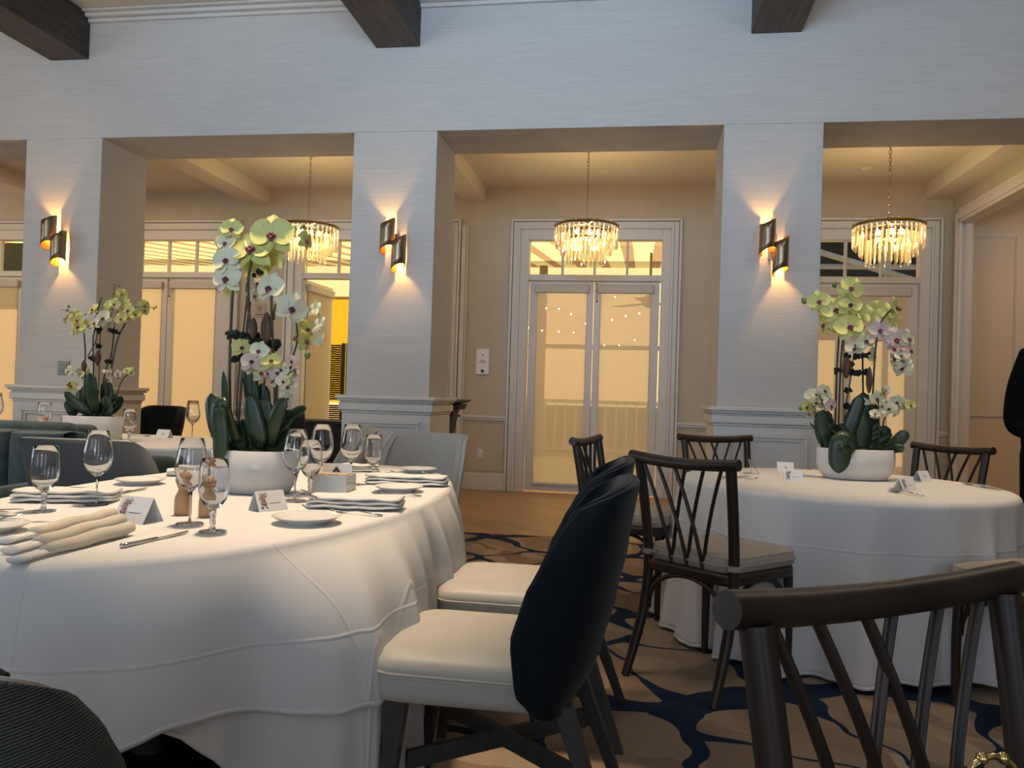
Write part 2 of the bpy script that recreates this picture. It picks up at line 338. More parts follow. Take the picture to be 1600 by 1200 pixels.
for a, b in ((-8.6, -5.1), (-3.3, -1.5), (.3, 2.1), (3.9, 6.6)): rw.box(a, b, -3.6, -3.5, .5, 3.5)
struct(rw.build('wall_rear', PAPER))
# pedestal cladding on the piers: plinth, panel mouldings and moulded cap
def frame_mb(mb, x0, x1, z0, z1, y, wd=.03, d=.018):
    """raised picture-frame moulding standing proud of plane y toward -Y"""
    for k, (o, dd) in enumerate(((0, d), (wd*.45, d*.55))):
        w_ = wd*.5
        mb.box(x0+o, x1-o, y-dd, y, z1-o-w_, z1-o); mb.box(x0+o, x1-o, y-dd, y, z0+o, z0+o+w_)
        mb.box(x0+o, x0+o+w_, y-dd, y, z0+o+w_, z1-o-w_); mb.box(x1-o-w_, x1-o, y-dd, y, z0+o+w_, z1-o-w_)
for i, (a, b) in enumerate(XS):
    t = MB(); e = .018
    t.box(a-e, b+e, YF-e, YB+e, .0, .955)
    o = t.build('trim_1', TRIM, bevel=.003); struct(o)
    c = MB()
    for z0, z1, q in ((.955, .975, .026), (.975, 1.03, .040), (1.03, 1.045, .032), (1.045, 1.062, .050), (1.062, 1.09, .064)):
        c.box(a-q, b+q, YF-q, YB+q, z0, z1)
    struct(c.build('trim_2', TRIM, bevel=.006))
    f = MB(); frame_mb(f, a+.06, b-.06, .25, .905, YF-e, .05, .022)
    if b-a < 1: struct(f.build('trim_3', TRIM, bevel=.003))
    struct(MB().box(a-.03, b+.03, YF-.034, YB+.034, 0, .17).build('baseboard_front', TRIM, bevel=.006))
# crown moulding + ceiling beams of the dining room
for z0, z1, d in ((ZC-.075, ZC-.045, .03), (ZC-.045, ZC-.015, .07), (ZC-.015, ZC, .11)):
    struct(MB().box(-8.6, 6.6, YF-d, YF, z0, z1).build('trim_4', TRIM, bevel=.008))
for x in (-8.0, -4.845, -2.065, .715, 3.495):
    struct(MB().box(x, x+.345, -3.5, YF, 3.752, ZC).build('trim_5', BEAM, bevel=.004))
# ---- back room
DOORS = [(-8.70, .985), (-5.93, .985), (-3.24, 1.10), (-.555, .985), (2.215, .985)]
dz = 3.19
bw = MB()
xs = [-12]
for c, h in DOORS: xs += [c-h+.15, c+h-.15]
xs.append(3.3)
for k in range(0, len(xs), 2): bw.box(xs[k], xs[k+1], YD, YD+.16, 0, ZC2)
for c, h in DOORS: bw.box(c-h+.15, c+h-.15, YD, YD+.16, dz-.12, ZC2)
struct(bw.build('wall_back', PLAIN))
struct(MB().box(-12.1, -12, YB, YD, 0, ZC2).build('wall_side', PLAIN))
# right wall of back room with cased opening to a corridor
struct(MB().box(3.3, 3.42, YB, 6.9, 0, ZC2).box(3.3, 3.42, 9.2, YD, 0, ZC2).box(3.3, 3.42, 6.9, 9.2, 3.12, ZC2).build('wall_corridor', PLAIN))
for q, d in ((0, .03), (.035, .045), (.085, .03)):
    t = MB(); t.box(3.3-d, 3.3, 9.2-.0-q-.035, 9.2-q, 0, 3.12-.0); t.box(3.3-d, 3.3, 6.9, 9.2-q, 3.08+q, 3.12+q+.03)
    struct(t.build('trim_6', TRIM, bevel=.004))
struct(MB().box(3.28, 3.44, 9.165, 9.2, 0, 3.12).box(3.28, 3.44, 6.9, 9.2, 3.09, 3.12).build('trim_6', TRIM))
struct(MB().box(3.42, 6.7, 9.5, 9.6, 0, ZC2).box(6.6, 6.7, YB, 9.5, 0, ZC2).build('wall_hall', CEIL))
f = MB(); frame_mb(f, 3.50, 4.02, 1.05, 3.03, 9.5, .03, .012); struct(f.build('trim_7', TRIM))
# back-room ceiling beams
for a, b in ((-7.6, -7.3), (-4.86, -4.57), (-2.12, -1.86), (3.02, 3.3)):
    struct(MB().box(a, b, YB, YD, 3.39, ZC2).build('trim_8', CEIL, bevel=.004))
# wall panels, dado rail and baseboard on the back wall
gaps = [(-7.71, -6.92), (-4.94, -4.35), (-2.13, -1.54), (.43, 1.23), (3.2, 3.3)]
for a, b in gaps:
    t = MB().box(a, b, YD-.03, YD, .845, .875).box(a, b, YD-.018, YD, .82, .845); struct(t.build('trim_9', TRIM, bevel=.004))
    t = MB().box(a, b, YD-.03, YD, 0, .16).box(a, b, YD-.02, YD, .16, .20); struct(t.build('baseboard_back', TRIM, bevel=.005))
    if b-a > .3:
        f = MB(); frame_mb(f, a+.015, b-.02, .225, .80, YD, .018, .008); struct(f.build('trim_10', PLAIN))
f = MB().box(-2.13, -2.075, YD-.03, YD, 0, 3.12).box(-2.075, -2.05, YD-.016, YD, 0, 3.12); struct(f.build('trim_11', TRIM, bevel=.004))
SHADE = clothy('sheer_roller_shade', (.90, .76, .58), .50, .25, diffuse=(.70, .64, .55))
VALM = mat('shade_cassette', (.52, .49, .44), .6, var=.02)
def door(idx, c, h, open_left=0, dark=False):
    y = YD; r = sempty('door_%d' % idx, (c, y, 0))
    cas = MB()
    for q, (o, d) in enumerate(((0, .045), (.035, .032), (.09, .05))):
        wd = .028 if q != 1 else .055
        for sx in (-1, 1): cas.box(min(sx*(h-o), sx*(h-o-wd)), max(sx*(h-o), sx*(h-o-wd)), -d, 0, 0, dz-o)
        cas.box(-(h-o-wd), h-o-wd, -d, 0, dz-o-wd, dz-o)
    cas.box(-h+.118, -h+.22, -.02, .13, 0, dz-.118).box(h-.22, h-.118, -.02, .13, 0, dz-.118).box(-h+.22, h-.22, -.02, .13, dz-.24, dz-.118)
    cas.build('door_casing', TRIM, r, bevel=.004)
    gh = h-.235
    zt0, zt1 = 2.545, dz-.25
    MB().box(-gh-.02, gh+.02, .0, .12, zt0-.07, zt0).build('transom_bar', TRIM, r, bevel=.004)
    tb = MB()
    for k in (-1, 0, 1): tb.box(k*gh/2-.014, k*gh/2+.014, .03, .07, zt0, zt1)
    tb.build('glazing_bar', TRIM, r); MB().box(-gh, gh, .048, .054, zt0, zt1).build('transom_glass', PANE, r)
    for sx in (-1, 1):
        # leaf built from hinge outward; local x 0..wl
        lf = bpy.data.objects.new('door_leaf', None)
        wl = gh-.004
        st = .10
        L_ = MB(); X = lambda v: v
        fr = MB().box(0, st, 0, .045, .02, 2.47).box(wl-st*.8, wl, 0, .045, .02, 2.47).box(st, wl-st*.8, 0, .045, .02, .12).box(st, wl-st*.8, 0, .045, 2.37, 2.47)
        o = fr.build('door_leaf', TRIM, r, bevel=.004)
        g = MB().box(st, wl-st*.8, .020, .026, .12, 2.37).build('glass_pane', PANE, o)
        sh = MB().grid(lambda u, v: (st-.012+u*(wl-st*1.8+.024), -.012, .10+v*2.26), 2, 2).build('roller_shade', SHADE, o)
        cs = MB().box(st-.035, wl-st*.8+.035, -.055, -.002, 2.33, 2.425).build('shade_cassette', VALM, o, bevel=.012)
        bt = MB().box(st-.02, wl-st*.8+.02, -.02, -.004, .088, .112).build('shade_bottom_bar', VALM, o, bevel=.003)
        o.location = (sx*gh, .03, 0)
        if sx == 1: o.scale = (-1, 1, 1)
        if sx == -1 and open_left: o.rotation_euler = (0, 0, open_left)
        if sx == 1:
            ch = MB().tube([(wl-.03, -.03, 2.44), (wl-.032, -.03, 2.34), (wl-.035, -.03, 2.24)], .004, 6)
            ch.ball((wl-.035, -.03, 2.24), .013); ch.ball((wl-.03, -.03, 2.44), .011); ch.ball((wl-.032, -.03, 2.36), .009)
            ch.build('shade_chain', ANTBR, o)
    return r
door(1, *DOORS[0]); door(2, *DOORS[1]); door(3, *DOORS[2], open_left=radians(88)); door(4, *DOORS[3]); door(5, *DOORS[4])
# small hinge plates on the centre door
hp = MB().box(-.985+.15, -.985+.185, -.026, -.02, .33, .40).build('hinge_plate', TRIM, bpy.data.objects['door_4'])

# ================================================================ TERRACE behind the doors
AWN = clothy('striped_awning_canvas', (1.0, .76, .27), .8, 0, stripes=((.50, .27, .11), .24))
CANV = clothy('ochre_canvas_wall', (.88, .54, .24), .75, 0)
CANVY = clothy('bright_yellow_canvas', (1.0, .78, .10), .8, 0)
struct(MB().box(-22, 9, 9.9, 17, -.12, -.02).build('floor', mat('terrace_paving', (.42, .38, .33), .8, var=.1, ns=4)))
a = MB().grid(lambda u, v: (-22+u*23.6, 9.62+v*6.7, 3.12+v*.62), 30, 6).build('terrace_awning', AWN)
tag(a, 'yellow and tan striped canvas awning above the terrace behind the glass doors', 'awning')
a = MB().grid(lambda u, v: (-22+u*31, 16.4, v*5.6), 8, 4).build('canvas_wall', CANV); tag(a, 'pale ochre canvas wall hanging along the far side of the terrace', 'canvas wall')
a = thing('canvas_blind', 'bright yellow canvas blind on terrace seen through the half open door', 'blind'); MB().grid(lambda u, v: (-6.7+u*2.3, 13.8, .9+v*1.85), 6, 3).build('canvas', CANVY, a)
for x in (-6.75, -4.35): MB().tube([(x, 13.8, -.02), (x, 13.8, 2.8)], .03, 8).build('post', mat('grey_post', (.28, .24, .19), .7), a)
MB().tube([(-6.75, 13.8, 2.77), (-4.35, 13.8, 2.77)], .025, 8).build('top_rail', MATS['grey_post'], a)
t = thing('terrace_canopy_frame', 'pale metal canopy frame with diagonal braces outside above right glass door', 'canopy frame', (0, 0, 0))
WM = mat('white_painted_steel', (.60, .57, .52), .4)
for i, (p, q) in enumerate((((1.5, 11.0, 3.35), (3.6, 10.6, 2.6)), ((1.4, 12.4, 3.15), (4.4, 12.4, 3.15)), ((1.4, 12.6, 3.75), (4.6, 12.6, 3.75)), ((3.05, 10.8, 0), (3.05, 10.8, 3.6)))):
    MB().tube([p, q], .04, 8).build('rail' if i else 'brace', WM, t)
a = MB().box(1.6, 6.6, 9.65, 16, 4.3, 4.34).build('terrace_roof', mat('dark_roof_boards', (.06, .055, .05), .7)); tag(a, 'dark boarded roof over the right end of the terrace', 'roof')
a = MB().box(1.62, 6.6, 15.4, 15.5, 2.3, 4.3).build('dark_wall_panel', mat('dark_olive_board', (.055, .05, .04), .8)); tag(a, 'dark board high up behind the diagonal canopy frame', 'panel')
a = MB().box(-11.6, -8.5, 10.9, 11.0, 2.2, 3.2).build('dark_wall_panel', MATS['dark_olive_board']); tag(a, 'dark olive board behind the transom of the leftmost glass door', 'panel')
# woven screens
WICK = mat('dark_wicker', (.030, .020, .014), .6, var=.9, ns=60, stretch=(1, 1, 4), bump=1.0)
for k, x in enumerate((-5.2, -4.55, -3.9)):
    t = thing('wicker_screen', ('dark woven wicker screen on terrace, seen in the gap of the half open door', 'dark woven wicker screen on terrace partly behind the open door leaf', 'dark woven wicker screen on terrace hidden left of the open leaf')[2-k], 'screen', (x, 11.2, 0), 0, 'wicker screens on the terrace')
    b = MB()
    for i in range(26):
        z = .98+i*.031+.01
        b.tube([(-.28+j*.07, .018*(-1)**(i+j), z+.004*sin(i*7+j*3)) for j in range(9)], .013, 5)
    b.build('woven_top', WICK, t)
    b = MB()
    for i in range(30):
        b.tube([(-.28+j*.07, .018*(-1)**(i+j), .05+i*.029) for j in range(9)], .013, 5)
    b.build('woven_bottom', WICK, t)
    MB().box(-.31, -.27, -.03, .03, 0, 1.8).box(.27, .31, -.03, .03, 0, 1.8).build('frame', BLACK, t)
# railing and furniture silhouettes outside centre door
t = thing('terrace_railing', 'white balustrade railing along the terrace outside the centre door', 'railing', (-1.2, 15.6, 0))
MB().box(-3, 4, -.03, .03, 1.0, 1.07).build('top_rail', WM, t); MB().box(-3, 4, -.02, .02, .1, .15).build('bottom_rail', WM, t)
for k in range(36):
    MB().box(-2.95+k*.195, -2.92+k*.195, -.015, .015, -.02, 1.0).build('baluster', WM, t)
a = MB().box(-4, 2.2, 15.9, 16.0, 0, .95).build('terrace_parapet', mat('grey_parapet', (.30, .27, .24), .8)); tag(a, 'low grey parapet behind the terrace railing outside the centre door', 'parapet')
for k, x in enumerate((-1.9, .62)):
    a = MB().box(x, x+.14, 14.9, 15.04, 0, 3.55).build('terrace_post', mat('grey_post', (.28, .24, .19), .7)); tag(a, ('grey terrace post seen through left edge of centre door shades', 'grey terrace post seen through right shade of the centre door')[k], 'post')
a = MB().box(-3.5, 2.4, 15.04, 15.12, 2.02, 2.10).build('terrace_crossbar', MATS['grey_post']); tag(a, 'grey horizontal bar across the terrace canvas behind the centre door', 'bar')
t = thing('ceiling_fan', 'ceiling fan hanging over terrace, seen faintly through the centre door shade', 'ceiling fan', (.12, 12.6, 2.75), .2)
FAN = mat('fan_grey', (.12, .10, .08), .5)
MB().tube([(0, 0, 0), (0, 0, .63)], .02).build('rod', FAN, t); MB().lathe([(.02, .0), (.10, -.06), (.13, -.16), (.05, -.22), (.001, -.22)], 16).build('motor', FAN, t, True)
for k in range(3):
    MB().box(.1, .72, -.07, .07, -.16, -.148).xf(Matrix.Rotation(k*2*pi/3+.1, 4, 'Z')).build('blade', FAN, t)
# fairy lights
SB = emis('fairy_bulb', (1, .82, .5), 30)
for s_, (y, za, n, x0, x1) in enumerate(((11.3, 2.55, 16, -1.9, .9), (12.6, 2.35, 14, -2.0, 1.1), (11.9, 3.0, 13, -2.2, .9))):
    t = thing('fairy_light_string', ('string of tiny warm lights outside centre door, nearest and mid-high strand', 'string of tiny warm lights outside centre door, lowest and farthest strand', 'string of tiny warm lights outside centre door, highest strand')[s_], 'string lights', (0, y, 0), 0, 'fairy lights over the terrace')
    pts = [(x0+(x1-x0)*i/(n-1), .15*sin(i*2.3), za-.35*sin(pi*i/(n-1))+.07*sin(i*5.1)) for i in range(n)]
    wr = MB().tube(spline(pts, 3), .003, 4)
    for q in (pts[0], pts[-1]): wr.tube([q, (q[0], q[1], 3.11+(y+q[1]-9.62)*.0925)], .003, 4)
    wr.build('wire', BLACK, t)
    for p in pts: MB().ball(p, .011, 6).build('bulb', SB, t)
lamp('terrace_light', 'AREA', (-1.5, 12.5, 3.3), 30, (1, .75, .42), (0, 0, 0), 4, 3)

# ================================================================ CHANDELIERS
CRY, nt, p = newmat('cut_crystal'); N = nt.nodes; L = nt.links
gl = N.new('ShaderNodeBsdfGlossy'); gl.inputs['Roughness'].default_value = .05; tr = N.new('ShaderNodeBsdfTransparent'); tl = N.new('ShaderNodeBsdfTranslucent'); tl.inputs[0].default_value = (1, .86, .55, 1)
m1 = N.new('ShaderNodeMixShader'); m1.inputs[0].default_value = .30; L.new(tr.outputs[0], m1.inputs[1]); L.new(gl.outputs[0], m1.inputs[2])
m2 = N.new('ShaderNodeMixShader'); m2.inputs[0].default_value = .34; L.new(m1.outputs[0], m2.inputs[1]); L.new(tl.outputs[0], m2.inputs[2]); L.new(m2.outputs[0], N['Material Output'].inputs[0])
def chandelier():
    t = thing('crystal_chandelier', 'x', 'chandelier', (0, 0, 0), 0, 'crystal chandeliers in the back room')
    R1, R2, R3 = .30, .245, .185
    MB().lathe([(R1, 0), (R1+.012, .012), (R1, .026), (R1-.012, .012)], 40, close=True).build('top_ring', ANTBR, t, True)
    MB().lathe([(R2, -.06), (R2+.008, -.052), (R2, -.044), (R2-.008, -.052)], 36, close=True).lathe([(R3, -.12), (R3+.008, -.112), (R3, -.104), (R3-.008, -.112)], 32, close=True).build('inner_ring', ANTBR, t, True)
    b = MB()
    for k in range(4):
        a = k*pi/2+.3; b.tube([(R1*cos(a), R1*sin(a), .012), (0, 0, .03)], .006, 6); b.tube([(R2*cos(a), R2*sin(a), -.052), (R2*cos(a), R2*sin(a), .012)], .004, 5); b.tube([(R3*cos(a), R3*sin(a), -.112), (R3*cos(a), R3*sin(a), .015)], .004, 5)
    b.tube([(0, 0, -.12), (0, 0, .05)], .014, 8); b.ball((0, 0, .05), .022); b.build('spider_frame', ANTBR, t, True)
    cr = None
    for R_, z0, n, ln in ((R1, -.005, 38, .20), (R2, -.065, 32, .21), (R3, -.125, 24, .23)):
        for k in range(n):
            a = 2*pi*k/n+R_*3
            if cr is None:
                m = MB(); r_ = .0105
                m.lathe([(.001, 0), (r_*.8, -.012), (r_, -.03), (r_, -.15), (r_*.75, -.168), (.001, -.178)], 5)
                cr = m.build('crystal_drop', CRY, t); c = cr
            else:
                c = cr.copy(); COL.objects.link(c); c.parent = t
            c.location = (R_*cos(a), R_*sin(a), z0); c.rotation_euler = (0, 0, a+k*.7); c.scale = (1, 1, (ln+.006*sin(k*5))/.178)
    g = MB()
    for k in range(38):
        a = 2*pi*k/38; g.ball((R1*cos(a)*1.03, R1*sin(a)*1.03, .02), .011, 4)
    g.build('crystal_beads', CRY, t)
    for k in range(5):
        a = 2*pi*k/5; x, y = .11*cos(a), .11*sin(a)
        s_ = MB().tube([(0, 0, -.09), (x*.6, y*.6, -.13), (x, y, -.115)], .005, 6).tube([(x, y, -.12), (x, y, -.075)], .011, 8).build('lamp_arm', ANTBR, t, True)
        MB().lathe([(.001, -.075), (.012, -.065), (.014, -.045), (.006, -.02), (.001, -.005)], 8, (x, y, 0)).build('bulb', BULB, s_, True)
    # chain
    ch = MB(); z = .06; k = 0; top = ZC2-CZ-.05
    while z < top:
        pts = []
        for i in range(13):
            a = 2*pi*i/12; q = (.011*cos(a), 0, z+.022+.022*sin(a)); pts.append(q if k % 2 == 0 else (0, q[0], q[2]))
        ch.tube(pts, .0028, 5, cap=False); z += .036; k += 1
    ch.build('chain', ANTBR, t, True)
    MB().lathe([(.001, top+.05), (.06, top+.05), (.055, top+.03), (.02, top+.01), (.012, top-.01), (.001, top-.01)], 20).build('ceiling_rose', ANTBR, t, True)
    return t
CZ = 2.775
ch0 = chandelier(); ch0.location = (-.553, 7.85, CZ); ch0['label'] = 'crystal chandelier on chain in front of the centre glass door'
c1 = dup(ch0, (-3.41, 7.85, CZ), .4, 'crystal chandelier on chain behind the tall yellow orchid'); c2 = dup(ch0, (2.22, 7.85, CZ), .9, 'crystal chandelier on chain at right, in front of the rightmost glass door')
for x in (-.553, -3.41, 2.22, -8.7):  # leftmost lamp has no chandelier around it
    lamp('chandelier_light', 'POINT', (x, 7.85, CZ-.07), 31, (1, .70, .35), radius=.09)
lamp('back_room_fill', 'AREA', (-6.0, 7.9, 3.5), 24, WARM, (0, 0, 0), 1)  # added area lamp, general warm fill for the back room
lamp('hall_fill', 'AREA', (5.0, 8.3, 3.5), 23, WARM, (0, 0, 0), 1)  # added unseen lamp that warms and brightens the corridor
for i, (x, y) in enumerate(((-.452, 8.75), (2.234, 8.75))):
    t = thing('recessed_detector', ('small round ceiling fitting near the centre chandelier', 'small round ceiling fitting near the right chandelier')[i], 'ceiling fitting', (x, y, ZC2))
    MB().lathe([(.001, -.022), (.045, -.022), (.055, -.012), (.06, 0), (.001, 0)], 24).build('cover', CEIL, t, True); MB().lathe([(.062, 0), (.066, -.004), (.07, 0)], 24).build('rim', TRIM, t, True)

# ================================================================ SCONCES
def sconce():
    t = thing('wall_sconce', 'x', 'wall lamp', (0, 0, 0), 0, 'metal wall sconces on the piers')
    def shell(cx, z0, z1, sgn, name):
        # C-shaped metal leaf curling out from the wall, ends cut on a slant
        R_ = .052
        def pt(u, v, q):
            a = radians(-58+u*298) if sgn > 0 else radians(238-u*298)
            x = cx+(R_-q)*cos(a)*1.05; y = -.075-(R_-q)*sin(a)*1.15
            sl = .024*(x-cx)/R_; fr = max(0, (-y-.03)/.10); sl += .030*fr*(1-v)-.026*fr*v
            return (x, y, z0+v*(z1-z0)+sl)
        o = MB().grid(lambda u, v: pt(u, v, 0), 22, 4).build(name, BRASS, t, True)
        md = o.modifiers.new('s', 'SOLIDIFY'); md.thickness = .002; md.offset = -1
        MB().grid(lambda u, v: pt(u, v, .0035), 22, 4).build('gold_lining', GOLD, o, True)
    shell(-.046, -.055, .185, 1, 'upper_leaf'); shell(.046, -.195, .060, -1, 'lower_leaf')
    MB().box(-.03, .03, -.012, 0, -.09, .09).build('wall_plate', BRASS, t, bevel=.003)
    MB().box(-.006, .006, -.07, -.01, -.006, .006).build('arm', BRASS, t)
    for z in (.05, -.06):
        MB().lathe([(.001, -.02), (.012, -.012), (.014, .01), (.001, .022)], 10, ((-.045 if z > 0 else .045), -.075, z)).build('bulb', BULB, t, True)
    return t
s0 = sconce(); s0.location = (-1.86, YF, 2.235); s0['label'] = 'twisted bronze sconce glowing on the pier beside the tall orchid'
dup(s0, (-4.70, YF, 2.265), 0, 'twisted bronze sconce glowing on the leftmost pier'); dup(s0, (.898, YF, 2.225), 0, 'twisted bronze sconce glowing on the right pier')
for x, z in ((-1.86, 2.235), (-4.70, 2.265), (.898, 2.225)):
    lamp('sconce_light', 'POINT', (x-.05, YF-.075, z+.085), 8.0, (1, .52, .13), radius=.012)
    lamp('sconce_light', 'POINT', (x+.05, YF-.075, z-.095), 8.0, (1, .52, .13), radius=.012)

# ================================================================ small wall things
t = thing('light_switch', 'grey square switch plate on the leftmost pier', 'switch', (-4.62, YF, 1.235))
MB().box(-.052, .052, -.012, 0, -.055, .055).build('plate', mat('nickel_plate', (.22, .22, .20), .45, .6), t, bevel=.004); MB().box(-.032, .032, -.018, -.012, -.036, .036).build('rocker', mat('grey_rocker', (.20, .20, .18), .4), t, bevel=.003)
t = thing('wall_notice', 'small white framed notice on the back wall left of centre door', 'notice', (-1.835, YD, 1.51))
MB().box(-.085, .085, -.02, 0, -.155, .155).build('frame', mat('notice_frame', (.62, .58, .52), .5), t, bevel=.003); MB().box(-.072, .072, -.022, -.02, -.142, .142).build('sheet', CARDM, t)
b = MB().ball((0, -.0225, .075), .009, 6, 1, 1, .1)
b.build('emblem', INK, t)
b = MB()
for r_, (z, ws) in enumerate(((.012, (.010, .004, .008, .009, .011)), (-.012, (.012, .009, .005, .012, .008, .011, .006)))):
    x = -sum(ws)/2-.003*len(ws)/2
    for w_ in ws: b.box(x, x+w_, -.0232, -.022, z-.005, z+.005); x += w_+.003
b.build('lettering', INK, t)
b = MB().ball((-.008, -.0225, -.108), .012, 6, 1.3, 1, .1).ball((.010, -.0225, -.112), .011, 6, 1.2, 1, .1).ball((.002, -.0225, -.122), .013, 6, .7, 1.5, .1)
b.build('dark_emblem', BLACK, t)
t = thing('door_sign', 'small square sign on the back wall behind the tall orchid', 'sign', (-4.66, YD, 2.08))
MB().box(-.07, .07, -.012, 0, -.085, .085).build('plate', mat('beige_plate', (.42, .36, .30), .5), t, bevel=.003)
def text(body, size, mat_, parent, loc, rot, ext=.001, name='lettering'):
    cu = bpy.data.curves.new(name, 'FONT'); cu.body = body; cu.size = size; cu.extrude = ext; cu.align_x = 'CENTER'; cu.align_y = 'CENTER'
    o = bpy.data.objects.new(name, cu); COL.objects.link(o); o.parent = parent; o.location = loc; o.rotation_euler = rot; cu.materials.append(mat_)
    bpy.context.view_layer.update(); me = bpy.data.meshes.new_from_object(o.evaluated_get(bpy.context.evaluated_depsgraph_get()))
    n = bpy.data.objects.new(name, me); COL.objects.link(n); n.parent = parent; n.location = loc; n.rotation_euler = rot; bpy.data.objects.remove(o); return n
text('SI', .085, mat('brown_ink', (.10, .07, .05), .7), t, (0, -.013, .015), (radians(90), 0, 0))
MB().box(-.045, .045, -.014, -.012, -.062, -.050).build('underline', MATS['brown_ink'], t)
t = thing('power_outlet', 'pale wall outlet low on the back wall left of the centre door', 'outlet', (-1.83, YD, .43))
MB().box(-.042, .042, -.008, 0, -.06, .06).build('plate', TRIM, t, bevel=.003)
for z in (.024, -.024): MB().box(-.018, .018, -.011, -.008, z-.016, z+.016).box(-.009, -.005, -.0115, -.011, z-.006, z+.006).box(.005, .009, -.0115, -.011, z-.006, z+.006).build('socket', CARDM if z > 0 else TRIM, t)
# host stand
t = thing('host_stand', 'black slanted host stand behind the pier left of the centre door', 'stand', (-1.70, 7.2, 0))
MB().hexa([(-.2, -.2, 1.03), (.13, -.2, 1.03), (.13, .2, 1.05), (-.2, .2, 1.05)], [(-.22, -.22, 1.05), (.15, -.22, 1.05), (.15, .22, 1.07), (-.22, .22, 1.07)]).build('top', BLACK, t, bevel=.003)
MB().hexa([(-.16, -.16, .98), (.10, -.16, .98), (.10, .16, .98), (-.16, .16, .98)], [(-.17, -.17, 1.03), (.12, -.17, 1.03), (.12, .17, 1.03), (-.17, .17, 1.03)]).build('collar', BLACK, t, bevel=.004)
MB().hexa([(-.30, -.12, 0), (-.16, -.12, 0), (-.16, .12, 0), (-.30, .12, 0)], [(-.14, -.12, .98), (.06, -.12, .98), (.06, .12, .98), (-.14, .12, .98)]).build('column', BLACK, t, bevel=.004)
MB().box(-.42, .02, -.22, .22, 0, .03).build('base', BLACK, t, bevel=.004)
# sideboard
t = thing('black_sideboard', 'long black sideboard in front of the half open glass door', 'sideboard', (-3.35, 8.75, 0))
MB().box(-.9, .9, -.22, .22, .06, .74).build('body', BLACK, t, bevel=.004); MB().box(-.94, .94, -.25, .25, .74, .775).build('top', BLACK, t, bevel=.004)
for k in range(3): d_ = MB().box(-.88+k*.59, -.30+k*.59, -.235, -.22, .10, .72).build('door', BLACK, t, bevel=.003); MB().box(-.36+k*.59, -.345+k*.59, -.255, -.235, .38, .48).build('handle', STEEL, d_)
for x in (-.8, .8): MB().box(x-.03, x+.03, -.18, .18, 0, .06).build('foot', BLACK, t)

